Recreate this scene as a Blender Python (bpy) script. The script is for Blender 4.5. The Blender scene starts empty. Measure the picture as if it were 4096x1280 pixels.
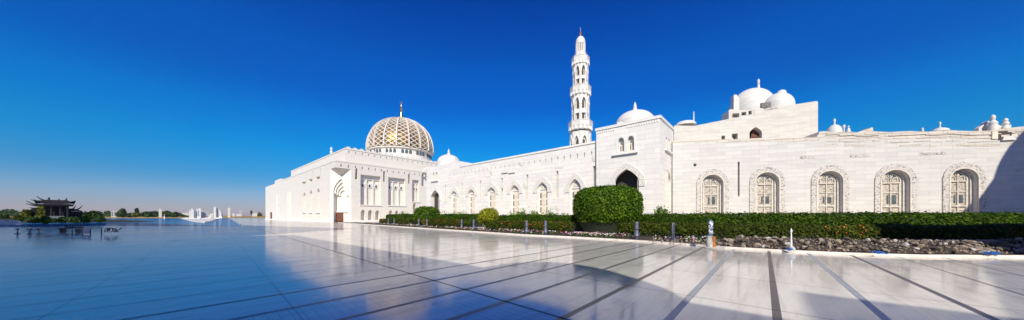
import bpy, math, random
import numpy as np
from mathutils import Vector, Matrix
from mathutils.geometry import tessellate_polygon
R = math.radians
scene = bpy.context.scene
COL = scene.collection
rng = np.random.default_rng(7)
random.seed(7)

# ------------------------------------------------------------------ camera frame
F, CX, HZ, EYE = 1150.0, 2048.0, 866.0, 1.65       # focal length and principal point of a 4096 wide picture
SUN_EL = 38.0
cam_d = bpy.data.cameras.new('camera'); cam = bpy.data.objects.new('camera', cam_d); COL.objects.link(cam)
cam.location = (0, 0, EYE); cam.rotation_euler = (R(90), 0, 0)
cam_d.sensor_width = 36; cam_d.lens = 36*F/4096; cam_d.shift_y = (HZ-640)/4096
cam_d.clip_start = 0.1; cam_d.clip_end = 20000
scene.camera = cam

def ground(X, Y, z=0.0):
    d = F*(EYE-z)/(Y-HZ)
    return Vector(((X-CX)/F*d, d, z))
def at(X, d, z=0.0):
    return Vector(((X-CX)/F*d, d, z))
def cosv(X):
    return 1/math.sqrt(1+((X-CX)/F)**2)          # foreshortening factor of a direction
def zat(Y, d):
    return EYE + (HZ-Y)/F*d

# ------------------------------------------------------------------ materials
def nodes_of(name):
    m = bpy.data.materials.new(name); m.use_nodes = True
    nt = m.node_tree; b = nt.nodes['Principled BSDF']
    return m, nt, b
def N(nt, t, **kw):
    n = nt.nodes.new(t)
    for k, v in kw.items():
        if hasattr(n, k): setattr(n, k, v)
        else: n.inputs[k].default_value = v
    return n
def mixc(nt, fac, a, b, mode='MIX'):
    n = nt.nodes.new('ShaderNodeMix'); n.data_type = 'RGBA'; n.blend_type = mode
    for i, v in ((0, fac), (6, a), (7, b)):
        if hasattr(v, 'is_output'): nt.links.new(v, n.inputs[i])
        elif isinstance(v, (int, float)): n.inputs[i].default_value = v
        else: n.inputs[i].default_value = (*v, 1)
    return n.outputs[2]
def math_(nt, op, a, b=None, c=None):
    n = nt.nodes.new('ShaderNodeMath'); n.operation = op
    for i, v in enumerate((a, b, c)):
        if v is None: continue
        if hasattr(v, 'is_output'): nt.links.new(v, n.inputs[i])
        else: n.inputs[i].default_value = v
    return n.outputs[0]
def ramp(nt, val, stops):
    n = nt.nodes.new('ShaderNodeValToRGB'); nt.links.new(val, n.inputs[0])
    e = n.color_ramp.elements
    while len(e) < len(stops): e.new(0.5)
    for k, (p, c) in enumerate(stops):
        e[k].position = p; e[k].color = (*c, 1) if len(c) == 3 else c
    return n.outputs[0]
def plain(name, col, rough=0.6, metal=0.0, var=0.12, scale=3.0, bump=0.0):
    m, nt, b = nodes_of(name)
    tc = N(nt, 'ShaderNodeTexCoord'); nz = N(nt, 'ShaderNodeTexNoise', Scale=scale, Detail=5.0)
    nt.links.new(tc.outputs['Object'], nz.inputs['Vector'])
    dark = tuple(c*(1-var*1.6) for c in col); lite = tuple(min(1, c*(1+var)) for c in col)
    nt.links.new(ramp(nt, nz.outputs[0], [(0.3, dark), (0.7, lite)]), b.inputs['Base Color'])
    b.inputs['Roughness'].default_value = rough; b.inputs['Metallic'].default_value = metal
    if bump:
        bp = N(nt, 'ShaderNodeBump', Strength=bump, Distance=0.03)
        nt.links.new(nz.outputs[0], bp.inputs['Height']); nt.links.new(bp.outputs[0], b.inputs['Normal'])
    return m
def masonry(name, c1, c2, mortar, bw, rh, stain=0.25, lines=0.02, bump=0.25, stain_col=(0.45, 0.40, 0.33), patch=0.0, vein=0.84):
    m, nt, b = nodes_of(name)
    tc = N(nt, 'ShaderNodeTexCoord'); sp = N(nt, 'ShaderNodeSeparateXYZ'); nt.links.new(tc.outputs['Object'], sp.inputs[0])
    cb = N(nt, 'ShaderNodeCombineXYZ')
    nt.links.new(math_(nt, 'ADD', sp.outputs[0], sp.outputs[1]), cb.inputs[0]); nt.links.new(sp.outputs[2], cb.inputs[1])
    br = N(nt, 'ShaderNodeTexBrick', offset=0.5); br.inputs['Scale'].default_value = 1.0
    br.inputs['Color1'].default_value = (*c1, 1); br.inputs['Color2'].default_value = (*c2, 1); br.inputs['Mortar'].default_value = (*mortar, 1)
    br.inputs['Brick Width'].default_value = bw; br.inputs['Row Height'].default_value = rh
    br.inputs['Mortar Size'].default_value = lines; br.inputs['Mortar Smooth'].default_value = 0.3; br.inputs['Bias'].default_value = -0.2
    nt.links.new(cb.outputs[0], br.inputs['Vector'])
    # veining inside the slabs
    mp = N(nt, 'ShaderNodeMapping'); mp.inputs['Scale'].default_value = (0.35, 0.35, 2.4)
    nt.links.new(tc.outputs['Object'], mp.inputs['Vector'])
    n1 = N(nt, 'ShaderNodeTexNoise', Scale=1.1, Detail=8.0, Roughness=0.62, Distortion=0.6); nt.links.new(mp.outputs[0], n1.inputs['Vector'])
    n2 = N(nt, 'ShaderNodeTexNoise', Scale=0.22, Detail=4.0); nt.links.new(tc.outputs['Object'], n2.inputs['Vector'])
    v = ramp(nt, n1.outputs[0], [(0.36, (vein, vein*1.01, vein*1.02)), (0.62, (1, 1, 1))])
    c = mixc(nt, 1.0, br.outputs['Color'], v, 'MULTIPLY')
    # rain streaks and dirt
    mp2 = N(nt, 'ShaderNodeMapping'); mp2.inputs['Scale'].default_value = (1.6, 1.6, 0.12)
    nt.links.new(tc.outputs['Object'], mp2.inputs['Vector'])
    n3 = N(nt, 'ShaderNodeTexNoise', Scale=1.3, Detail=6.0, Roughness=0.7); nt.links.new(mp2.outputs[0], n3.inputs['Vector'])
    s = math_(nt, 'MULTIPLY', ramp(nt, n3.outputs[0], [(0.5, (0, 0, 0)), (0.8, (1, 1, 1))]), ramp(nt, n2.outputs[0], [(0.4, (0, 0, 0)), (0.65, (1, 1, 1))]))
    c = mixc(nt, math_(nt, 'MULTIPLY', s, stain), c, stain_col)
    if patch:
        n4 = N(nt, 'ShaderNodeTexNoise', Scale=0.9, Detail=9.0, Roughness=0.75)
        mp3 = N(nt, 'ShaderNodeMapping'); mp3.inputs['Scale'].default_value = (0.6, 0.6, 3.2); nt.links.new(tc.outputs['Object'], mp3.inputs['Vector'])
        nt.links.new(mp3.outputs[0], n4.inputs['Vector'])
        c = mixc(nt, math_(nt, 'MULTIPLY', ramp(nt, n4.outputs[0], [(0.56, (0, 0, 0)), (0.66, (1, 1, 1))]), patch), c, (0.42, 0.36, 0.28))
    nt.links.new(c, b.inputs['Base Color'])
    b.inputs['Roughness'].default_value = 0.55; b.inputs['Specular IOR Level'].default_value = 0.3
    bp = N(nt, 'ShaderNodeBump', Strength=bump, Distance=0.05)
    h = math_(nt, 'SUBTRACT', math_(nt, 'MULTIPLY', n1.outputs[0], 0.35), br.outputs['Fac'])
    nt.links.new(h, bp.inputs['Height']); nt.links.new(bp.outputs[0], b.inputs['Normal'])
    return m
def carved(name, col, scale=5.0, strength=0.9, dark=0.5):
    m, nt, b = nodes_of(name)
    tc = N(nt, 'ShaderNodeTexCoord')
    vo = N(nt, 'ShaderNodeTexVoronoi', Scale=scale, feature='SMOOTH_F1'); nt.links.new(tc.outputs['Object'], vo.inputs['Vector'])
    nz = N(nt, 'ShaderNodeTexNoise', Scale=scale*1.6, Detail=6.0, Distortion=1.4); nt.links.new(tc.outputs['Object'], nz.inputs['Vector'])
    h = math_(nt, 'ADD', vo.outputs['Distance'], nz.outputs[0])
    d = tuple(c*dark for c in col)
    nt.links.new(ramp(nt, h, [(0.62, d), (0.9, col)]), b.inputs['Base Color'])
    bp = N(nt, 'ShaderNodeBump', Strength=strength, Distance=0.08); nt.links.new(h, bp.inputs['Height']); nt.links.new(bp.outputs[0], b.inputs['Normal'])
    b.inputs['Roughness'].default_value = 0.7
    return m
def leafy(name, dark, mid, lite, trans=0.25, rough=0.5):
    m, nt, b = nodes_of(name)
    g = N(nt, 'ShaderNodeNewGeometry'); tc = N(nt, 'ShaderNodeTexCoord')
    nz = N(nt, 'ShaderNodeTexNoise', Scale=0.9, Detail=3.0); nt.links.new(tc.outputs['Object'], nz.inputs['Vector'])
    v = math_(nt, 'ADD', math_(nt, 'MULTIPLY', g.outputs['Random Per Island'], 0.65), math_(nt, 'MULTIPLY', nz.outputs[0], 0.4))
    c = ramp(nt, v, [(0.12, dark), (0.5, mid), (0.9, lite)])
    nt.links.new(c, b.inputs['Base Color']); b.inputs['Roughness'].default_value = rough
    b.inputs['Specular IOR Level'].default_value = 0.12
    out = nt.nodes['Material Output']
    tr = N(nt, 'ShaderNodeBsdfTranslucent'); nt.links.new(c, tr.inputs['Color'])
    mx = N(nt, 'ShaderNodeMixShader', Fac=trans)
    nt.links.new(b.outputs[0], mx.inputs[1]); nt.links.new(tr.outputs[0], mx.inputs[2]); nt.links.new(mx.outputs[0], out.inputs['Surface'])
    return m

M = {}
M['hall'] = masonry('hall_marble', (0.77, 0.72, 0.63), (0.74, 0.69, 0.60), (0.64, 0.58, 0.50), 1.6, 0.8, 0.12, 0.02, 0.12, vein=0.94)
M['wall'] = masonry('pale_marble', (0.84, 0.80, 0.72), (0.73, 0.71, 0.67), (0.62, 0.58, 0.52), 2.0, 0.62, 0.25, 0.020, 0.2, vein=0.93)
M['old'] = masonry('weathered_marble', (0.62, 0.60, 0.555), (0.545, 0.53, 0.50), (0.43, 0.40, 0.345), 1.9, 0.50, 0.55, 0.014, 0.22, vein=0.91)
M['oldtop'] = masonry('rough_stone', (0.64, 0.59, 0.51), (0.58, 0.53, 0.45), (0.34, 0.27, 0.19), 1.25, 0.36, 0.5, 0.022, 0.5, patch=0.4)
M['block'] = masonry('cream_block_stone', (0.64, 0.60, 0.53), (0.60, 0.56, 0.49), (0.48, 0.43, 0.36), 1.8, 0.55, 0.35, 0.014, 0.2)
M['trim_old'] = plain('old_trim', (0.60, 0.56, 0.49), 0.6, var=0.15, scale=4, bump=.3)
M['trim'] = plain('marble_trim', (0.80, 0.77, 0.71), 0.5, var=0.05)
M['dome'] = masonry('white_dome_stone', (0.70, 0.67, 0.61), (0.66, 0.63, 0.57), (0.56, 0.52, 0.46), 1.6, 0.7, 0.2, 0.012, 0.15)
M['carve'] = carved('carved_marble', (0.78, 0.74, 0.66), 7.0, 0.8, 0.68)
M['carve_old'] = carved('carved_old_marble', (0.58, 0.55, 0.50), 5.0, 1.0, 0.38)
M['screen'] = carved('carved_screen', (0.52, 0.465, 0.385), 4.5, 1.0, 0.35)
M['tan'] = plain('tan_stone', (0.74, 0.65, 0.53), 0.6, var=0.10, scale=2.0)
M['glass'] = plain('dark_glass', (0.10, 0.12, 0.13), 0.15, var=0.2)
M['grey_door'] = plain('grey_metal_door', (0.33, 0.34, 0.36), 0.4, var=0.1)
M['wood'] = plain('brown_wood', (0.16, 0.055, 0.025), 0.5, var=0.3)
M['darkwood'] = plain('dark_timber', (0.012, 0.008, 0.007), 0.7, var=0.3)
M['shade'] = plain('opening_shade', (0.055, 0.045, 0.035), 0.8)  # near-black colour standing for the unlit depth of openings
M['grille'] = carved('bronze_grille', (0.20, 0.18, 0.16), 9.0, 0.6, 0.3)
M['lattice'] = plain('lattice_stone', (0.68, 0.62, 0.53), 0.5, var=0.06)
M['gold'] = plain('gilding', (0.80, 0.52, 0.14), 0.28, 1.0, var=0.15)
M['bronze'] = plain('bronze_tile', (0.36, 0.22, 0.11), 0.42, 0.4, var=0.3, scale=0.5)
M['steel'] = plain('brushed_steel', (0.13, 0.15, 0.21), 0.45, 0.35, var=0.08, scale=6)
M['steel_dark'] = plain('dark_steel', (0.06, 0.065, 0.09), 0.45, 0.4)
M['paintwhite'] = plain('white_paint', (0.78, 0.80, 0.82), 0.4, var=0.08, scale=9)
M['paintblue'] = plain('blue_paint', (0.07, 0.13, 0.28), 0.4, var=0.3, scale=14)
M['rust'] = plain('orange_rust', (0.36, 0.12, 0.02), 0.8, var=0.4, scale=8)
M['kerb'] = plain('kerb_stone', (0.72, 0.66, 0.58), 0.6, var=0.1)
M['soil'] = plain('garden_soil', (0.055, 0.040, 0.028), 0.95, var=0.4, scale=2.0, bump=0.8)
M['gardenfloor'] = plain('pale_gravel', (0.60, 0.54, 0.46), 0.9, var=0.2, scale=4.0, bump=0.5)
M['stone'] = plain('rubble_stone', (0.30, 0.245, 0.185), 0.85, var=0.35, scale=2.2, bump=0.8)
M['stone_dark'] = plain('dark_rubble_stone', (0.10, 0.08, 0.06), 0.85, var=0.4, scale=2.5, bump=0.8)
M['stone_pale'] = plain('pale_rubble_stone', (0.46, 0.45, 0.43), 0.8, var=0.3, scale=2.5, bump=0.7)
M['tarp'] = plain('blue_plastic', (0.02, 0.10, 0.32), 0.4, var=0.3)
M['bark'] = plain('bark', (0.20, 0.14, 0.09), 0.9, var=0.4, scale=6, bump=0.6)
M['hedge'] = leafy('hedge_leaf', (0.008, 0.022, 0.002), (0.034, 0.088, 0.004), (0.11, 0.18, 0.010))
M['flowerhedge'] = leafy('flowering_hedge_leaf', (0.008, 0.017, 0.002), (0.038, 0.062, 0.005), (0.14, 0.16, 0.014))
M['topiary'] = leafy('topiary_leaf', (0.008, 0.026, 0.001), (0.044, 0.112, 0.005), (0.18, 0.29, 0.015))
M['golden'] = leafy('golden_leaf', (0.06, 0.075, 0.003), (0.24, 0.26, 0.010), (0.55, 0.55, 0.025))
M['loose'] = leafy('fresh_leaf', (0.035, 0.085, 0.010), (0.10, 0.20, 0.020), (0.24, 0.36, 0.05))
M['tree'] = leafy('tree_leaf', (0.015, 0.035, 0.010), (0.035, 0.075, 0.018), (0.08, 0.13, 0.025))
M['treelit'] = leafy('olive_leaf', (0.03, 0.045, 0.008), (0.09, 0.11, 0.015), (0.22, 0.22, 0.03))
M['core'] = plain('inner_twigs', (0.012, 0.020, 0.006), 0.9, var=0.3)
M['orange'] = plain('orange_petal', (0.85, 0.16, 0.02), 0.6, var=0.2)
M['red'] = plain('red_petal', (0.45, 0.02, 0.03), 0.6, var=0.2)
M['white'] = plain('white_petal', (0.75, 0.72, 0.68), 0.6, var=0.1)
M['purple'] = plain('purple_petal', (0.25, 0.05, 0.28), 0.6, var=0.2)
M['pink'] = plain('pink_petal', (0.70, 0.18, 0.28), 0.6, var=0.2)
M['sand'] = plain('dry_ground', (0.40, 0.33, 0.22), 0.95, var=0.2, scale=0.02)
M['field'] = plain('dry_grass', (0.36, 0.24, 0.055), 0.95, var=0.3, scale=0.06)
M['farwhite'] = masonry('far_concrete', (0.74, 0.71, 0.65), (0.66, 0.63, 0.58), (0.50, 0.48, 0.45), 3.0, 3.0, 0.2, 0.10, 0.1)
M['fargrey'] = plain('far_grey_concrete', (0.40, 0.42, 0.46), 0.7, var=0.1, scale=0.1)
M['farglass'] = plain('far_glass', (0.16, 0.20, 0.26), 0.2, var=0.2, scale=0.2)
M['bank'] = plain('bank_earth', (0.022, 0.022, 0.014), 0.95, var=0.4, scale=0.3)
M['roofpale'] = plain('pale_roof_tile', (0.50, 0.44, 0.44), 0.6, var=0.15)

# ------------------------------------------------------------------ mesh builder
def tag(o, label=None, cat=None, group=None, kind=None):
    if label: o['label'] = label
    if cat: o['category'] = cat
    if group: o['group'] = group
    if kind: o['kind'] = kind
    return o
def thing(name, label, cat, loc=(0, 0, 0), rotz=0.0, group=None):
    o = bpy.data.objects.new(name, None); COL.objects.link(o); o.empty_display_size = 0.3
    o.location = loc; o.rotation_euler = (0, 0, rotz)
    return tag(o, label, cat, group)
class MB:
    def __init__(s): s.v = []; s.f = []
    def add(s, vs, fs):
        b = len(s.v); s.v += [tuple(p) for p in vs]; s.f += [tuple(i+b for i in f) for f in fs]; return s
    def box(s, x0, x1, y0, y1, z0, z1):
        vs = [(x, y, z) for z in (z0, z1) for y in (y0, y1) for x in (x0, x1)]
        return s.add(vs, [(0, 1, 5, 4), (2, 6, 7, 3), (0, 4, 6, 2), (1, 3, 7, 5), (4, 5, 7, 6), (0, 2, 3, 1)])
    def plate(s, outer, holes, y0, y1, sides=True, jambs=True):
        polys = [outer]+list(holes)
        flat = [p for q in polys for p in q]
        tri = tessellate_polygon([[Vector((p[0], p[1], 0)) for p in q] for q in polys])
        s.add([(p[0], y0, p[1]) for p in flat], [tuple(t) for t in tri])
        for k, q in enumerate(polys):
            if (k == 0 and not sides) or (k > 0 and not jambs): continue
            n = len(q)
            s.add([(p[0], y0, p[1]) for p in q]+[(p[0], y1, p[1]) for p in q], [(i, (i+1) % n, n+(i+1) % n, n+i) for i in range(n)])
        return s
    def slab(s, poly, y0, y1):           # closed prism of an (x, z) outline
        s.plate(poly, [], y0, y1)
        tri = tessellate_polygon([[Vector((p[0], p[1], 0)) for p in poly]])
        return s.add([(p[0], y1, p[1]) for p in poly], [tuple(reversed(t)) for t in tri])
    def body(s, outer, layers, yend, sides=True):
        for k, (y, holes) in enumerate(layers):
            y2 = layers[k+1][0] if k+1 < len(layers) else yend
            s.plate(outer, holes, y, y2, sides)
        return s
    def floor_poly(s, poly, z0, z1=None):
        tri = tessellate_polygon([[Vector((p[0], p[1], 0)) for p in poly]])
        s.add([(p[0], p[1], z0) for p in poly], [tuple(t) for t in tri])
        if z1 is not None:
            n = len(poly)
            s.add([(p[0], p[1], z0) for p in poly]+[(p[0], p[1], z1) for p in poly], [(i, (i+1) % n, n+(i+1) % n, n+i) for i in range(n)])
        return s
    def lathe(s, prof, n=32, c=(0, 0), rot=0.0, wob=None):
        vs, fs = [], []
        for (r, z) in prof:
            for k in range(n):
                a = rot+2*math.pi*k/n; rr = r*(wob(a, z) if wob else 1)
                vs.append((c[0]+rr*math.cos(a), c[1]+rr*math.sin(a), z))
        for i in range(len(prof)-1):
            for k in range(n):
                fs.append((i*n+k, i*n+(k+1) % n, (i+1)*n+(k+1) % n, (i+1)*n+k))
        fs.append(tuple(range(n))[::-1]); fs.append(tuple(range((len(prof)-1)*n, len(prof)*n)))
        return s.add(vs, fs)
    def tube(s, pts, r, n=6):
        pts = [Vector([float(q) for q in p]) for p in pts]; rs = [float(q) for q in (r if isinstance(r, (list, tuple)) else [r]*len(pts))]
        vs, fs = [], []
        for i, p in enumerate(pts):
            t = (pts[min(i+1, len(pts)-1)]-pts[max(i-1, 0)]).normalized()
            a = t.cross(Vector((0, 0, 1)))
            if a.length < 1e-3: a = t.cross(Vector((1, 0, 0)))
            a.normalize(); b = t.cross(a)
            for k in range(n):
                q = 2*math.pi*k/n; vs.append(p+rs[i]*(math.cos(q)*a+math.sin(q)*b))
        for i in range(len(pts)-1):
            for k in range(n): fs.append((i*n+k, i*n+(k+1) % n, (i+1)*n+(k+1) % n, (i+1)*n+k))
        fs.append(tuple(range(n))[::-1]); fs.append(tuple(range((len(pts)-1)*n, len(pts)*n)))
        return s.add(vs, fs)
    def build(s, name, mat, parent=None, mw=None, smooth=False):
        me = bpy.data.meshes.new(name); me.from_pydata(s.v, [], s.f); me.validate(); me.update()
        if smooth:
            me.polygons.foreach_set('use_smooth', [True]*len(me.polygons))
            me.set_sharp_from_angle(angle=R(38))
        for mm in (mat if isinstance(mat, (list, tuple)) else [mat]): me.materials.append(mm)
        o = bpy.data.objects.new(name, me); COL.objects.link(o)
        if parent: o.parent = parent
        if mw is not None: o.matrix_local = mw
        return o

def build_each(mb, name, mat, parent=None, mw=None, smooth=False):
    """every connected piece of the builder becomes an object of its own"""
    key = [tuple(round(float(q)*2000) for q in v) for v in mb.v]; par = {}
    def find(a):
        while par.setdefault(a, a) != a: par[a] = par[par[a]]; a = par[a]
        return a
    for f in mb.f:
        for i in f[1:]: par[find(key[i])] = find(key[f[0]])
    groups = {}
    for f in mb.f: groups.setdefault(find(key[f[0]]), []).append(f)
    out = []
    for fs in groups.values():
        ids = sorted({i for f in fs for i in f}); ix = {i: k for k, i in enumerate(ids)}
        out.append(MB().add([mb.v[i] for i in ids], [tuple(ix[i] for i in f) for f in fs]).build(name, mat, parent, mw, smooth))
    return out

def arch(u0, u1, z0, zs, za, pointed=True, n=9):
    """outline of an arched opening, counter-clockwise from the lower left"""
    c, h, r = (u0+u1)/2, (u1-u0)/2, za-zs
    p, q = (1.12, 0.60) if pointed else (2.0, 0.5)
    top = []
    for k in range(n+1):
        a = math.pi/2*k/n; t = math.cos(a)                    # from the right springing to the apex
        top.append((t, max(0, 1-t**p)**q))
    right = [(c+h*t, zs+r*v) for t, v in top]
    left = [(c-h*t, zs+r*v) for t, v in reversed(top[:-1])]
    return [(u0, z0), (u1, z0)]+right+left
def grow(u0, u1, z0, zs, za, d):
    return (u0-d, u1+d, z0, zs, za+d*1.15)

class Face:
    """a vertical wall plane: x runs along it (left to right as seen), y into it, z up"""
    def __init__(s, p, d):
        s.p = Vector((p[0], p[1])); s.d = Vector((d[0], d[1])).normalized(); s.n = Vector((-s.d.y, s.d.x)); s.ang = math.atan2(s.d.y, s.d.x)
    def hit(s, X, Y=HZ, back=0.0):
        r = Vector(((X-CX)/F, 1.0)); p = s.p+s.n*back
        k = p.dot(s.n)/r.dot(s.n)
        return ((r*k-p).dot(s.d), EYE+(HZ-Y)/F*k)
    def u(s, X, back=0.0): return s.hit(X, HZ, back)[0]
    def z(s, X, Y, back=0.0): return s.hit(X, Y, back)[1]
    def pt(s, u, y=0, z=0):
        q = s.p+s.d*u+s.n*y; return Vector((q.x, q.y, z))
    def mat(s, root=None):
        m = Matrix.Translation((s.p.x, s.p.y, 0)) @ Matrix.Rotation(s.ang, 4, 'Z')
        if root is not None:
            rm = Matrix.Translation(root.location) @ Matrix.Rotation(root.rotation_euler[2], 4, 'Z')
            m = rm.inverted() @ m
        return m

dR = Vector((0.66, 0.7513)); dL = Vector((-0.7513, 0.66))

# ------------------------------------------------------------------ ground, floor, water
def floor_material():
    m, nt, b = nodes_of('polished_paving')
    tc = N(nt, 'ShaderNodeTexCoord'); sp = N(nt, 'ShaderNodeSeparateXYZ'); nt.links.new(tc.outputs['Object'], sp.inputs[0])
    x, y = sp.outputs[0], sp.outputs[1]
    S = 1.31
    cell = math_(nt, 'FLOOR', math_(nt, 'DIVIDE', math_(nt, 'ADD', x, 0.50), S))
    fr = math_(nt, 'FRACT', math_(nt, 'DIVIDE', math_(nt, 'ADD', x, 0.50), S))
    wn = N(nt, 'ShaderNodeTexWhiteNoise', noise_dimensions='1D'); nt.links.new(cell, wn.inputs['W'])
    # strips of dark stone: each its own width and tone
    pale = math_(nt, 'COMPARE', math_(nt, 'ABSOLUTE', cell), 1.0, 0.1)
    far = math_(nt, 'GREATER_THAN', math_(nt, 'ABSOLUTE', math_(nt, 'ADD', cell, 2.0)), 4.5)
    w = math_(nt, 'SUBTRACT', 0.046, math_(nt, 'MULTIPLY', far, 0.026))
    strip = math_(nt, 'LESS_THAN', math_(nt, 'ABSOLUTE', math_(nt, 'SUBTRACT', fr, 0.5)), w)
    # cross joints, staggered between strips
    T = 2.95
    ye = math_(nt, 'ADD', y, math_(nt, 'MULTIPLY', math_(nt, 'ADD', x, 3.94), 0.0489))
    yy = math_(nt, 'DIVIDE', math_(nt, 'ADD', ye, 0.305), T)
    main = math_(nt, 'LESS_THAN', math_(nt, 'ABSOLUTE', math_(nt, 'SUBTRACT', ye, 4.12)), 0.035)
    fy = math_(nt, 'ABSOLUTE', math_(nt, 'SUBTRACT', math_(nt, 'FRACT', yy), 0.5))
    joint = math_(nt, 'MAXIMUM', main, math_(nt, 'MULTIPLY', math_(nt, 'LESS_THAN', fy, 0.0046), math_(nt, 'ADD', 0.45, math_(nt, 'MULTIPLY', math_(nt, 'GREATER_THAN', ye, 2.0), 0.55))))
    # slab tone
    cb = N(nt, 'ShaderNodeCombineXYZ'); nt.links.new(math_(nt, 'FLOOR', math_(nt, 'ADD', math_(nt, 'DIVIDE', math_(nt, 'ADD', x, 0.50), S), 0.5)), cb.inputs[0]); nt.links.new(math_(nt, 'FLOOR', math_(nt, 'ADD', yy, 0.5)), cb.inputs[1])
    w2 = N(nt, 'ShaderNodeTexWhiteNoise', noise_dimensions='2D'); nt.links.new(cb.outputs[0], w2.inputs['Vector'])
    mp = N(nt, 'ShaderNodeMapping'); mp.inputs['Scale'].default_value = (2.6, 0.22, 1); mp.inputs['Rotation'].default_value = (0, 0, R(84))
    nt.links.new(tc.outputs['Object'], mp.inputs['Vector'])
    nv = N(nt, 'ShaderNodeTexNoise', Scale=1.6, Detail=9.0, Roughness=0.65, Distortion=0.7); nt.links.new(mp.outputs[0], nv.inputs['Vector'])
    nb = N(nt, 'ShaderNodeTexNoise', Scale=0.16, Detail=4.0); nt.links.new(tc.outputs['Object'], nb.inputs['Vector'])
    c = ramp(nt, nv.outputs[0], [(0.32, (0.48, 0.455, 0.41)), (0.5, (0.63, 0.605, 0.555)), (0.7, (0.71, 0.685, 0.635))])
    c = mixc(nt, 1.0, c, ramp(nt, w2.outputs[0], [(0, (0.82, 0.83, 0.84)), (1, (1, 0.99, 0.97))]), 'MULTIPLY')
    c = mixc(nt, 1.0, c, ramp(nt, nb.outputs[0], [(0.35, (0.86, 0.86, 0.86)), (0.65, (1, 1, 1))]), 'MULTIPLY')
    sc = mixc(nt, pale, ramp(nt, wn.outputs[0], [(0.2, (0.040, 0.028, 0.016)), (0.8, (0.075, 0.056, 0.034))]), (0.33, 0.36, 0.38))
    edge = math_(nt, 'MULTIPLY', pale, math_(nt, 'GREATER_THAN', math_(nt, 'ABSOLUTE', math_(nt, 'SUBTRACT', fr, 0.5)), 0.039))
    sc = mixc(nt, edge, sc, (0.05, 0.045, 0.04))
    sc = mixc(nt, 0.5, sc, ramp(nt, nv.outputs[0], [(0.3, (0.5, 0.5, 0.5)), (0.7, (1, 1, 1))]), 'MULTIPLY')
    c = mixc(nt, strip, c, sc)
    c = mixc(nt, math_(nt, 'MULTIPLY', joint, 0.9), c, (0.045, 0.04, 0.035))
    # bands of small tiles beside the long joint and along one strip
    band = math_(nt, 'MAXIMUM', math_(nt, 'COMPARE', ye, 3.55, 0.52), math_(nt, 'COMPARE', x, -5.9, 0.62))
    tx = math_(nt, 'LESS_THAN', math_(nt, 'FRACT', math_(nt, 'DIVIDE', x, 0.31)), 0.05); ty = math_(nt, 'LESS_THAN', math_(nt, 'FRACT', math_(nt, 'DIVIDE', ye, 0.155)), 0.09)
    fine = math_(nt, 'MULTIPLY', math_(nt, 'MULTIPLY', band, math_(nt, 'MAXIMUM', tx, ty)), math_(nt, 'SUBTRACT', 1.0, strip))
    c = mixc(nt, math_(nt, 'MULTIPLY', band, 0.10), c, (0.30, 0.28, 0.25)); c = mixc(nt, math_(nt, 'MULTIPLY', fine, 0.32), c, (0.10, 0.09, 0.08))
    # scuffs and dried water marks
    ns = N(nt, 'ShaderNodeTexNoise', Scale=1.3, Detail=10.0, Roughness=0.72, Distortion=0.4); nt.links.new(tc.outputs['Object'], ns.inputs['Vector'])
    c = mixc(nt, ramp(nt, ns.outputs[0], [(0.56, (0, 0, 0)), (0.75, (0.35, 0.35, 0.35))]), c, (0.33, 0.30, 0.26))
    nt.links.new(c, b.inputs['Base Color'])
    rr = ramp(nt, nb.outputs[0], [(0.3, (0.06,)*3), (0.7, (0.14,)*3)])
    rr = math_(nt, 'ADD', rr, math_(nt, 'MULTIPLY', strip, 0.2))
    rr = math_(nt, 'ADD', rr, ramp(nt, ns.outputs[0], [(0.50, (0, 0, 0)), (0.70, (0.10, 0.10, 0.10))]))
    nt.links.new(rr, b.inputs['Roughness'])
    bn = N(nt, 'ShaderNodeTexNoise', Scale=0.55, Detail=3.0); nt.links.new(tc.outputs['Object'], bn.inputs['Vector'])
    bp = N(nt, 'ShaderNodeBump', Strength=0.12, Distance=0.02)
    h = math_(nt, 'SUBTRACT', bn.outputs[0], math_(nt, 'MULTIPLY', strip, 0.02))
    nt.links.new(h, bp.inputs['Height'])
    di = N(nt, 'ShaderNodeBsdfDiffuse'); nt.links.new(c, di.inputs['Color'])
    gl = N(nt, 'ShaderNodeBsdfGlossy'); nt.links.new(rr, gl.inputs['Roughness']); nt.links.new(bp.outputs[0], gl.inputs['Normal']); gl.inputs['Color'].default_value = (1, 1, 1, 1)
    lw = N(nt, 'ShaderNodeLayerWeight', Blend=0.5)
    fac = math_(nt, 'ADD', 0.05, math_(nt, 'MULTIPLY', math_(nt, 'POWER', lw.outputs['Facing'], 2.6), 0.57))
    fac = math_(nt, 'MULTIPLY', fac, math_(nt, 'SUBTRACT', 1.0, math_(nt, 'ADD', math_(nt, 'MULTIPLY', strip, 0.35), math_(nt, 'MULTIPLY', joint, 0.6))))
    mx = N(nt, 'ShaderNodeMixShader'); nt.links.new(fac, mx.inputs[0]); nt.links.new(di.outputs[0], mx.inputs[1]); nt.links.new(gl.outputs[0], mx.inputs[2])
    nt.links.new(mx.outputs[0], nt.nodes['Material Output'].inputs['Surface'])
    return m
fl = MB()
ang = math.atan2(dR.y, dR.x)-math.pi/2                       # local y runs along the strips
fm = Matrix.Rotation(ang, 4, 'Z'); fi = fm.inverted()
poly = [(-130, -60), (110, -60), (110, 60), (60, 150), (-120, 330), (-330, 330), (-300, 305), (-45.0, 48.5), (-72, 50.5), (-76, 42.5), (-130, 43.0)]
fl.floor_poly([tuple((fi @ Vector((x, y, 0))).xy) for x, y in poly], 0.0, -0.6)
plaza = fl.build('plaza', floor_material()); plaza.matrix_world = fm
tag(plaza, kind='structure', label='polished marble plaza with dark stone strips reflecting sky and mosque', cat='paving')

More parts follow.
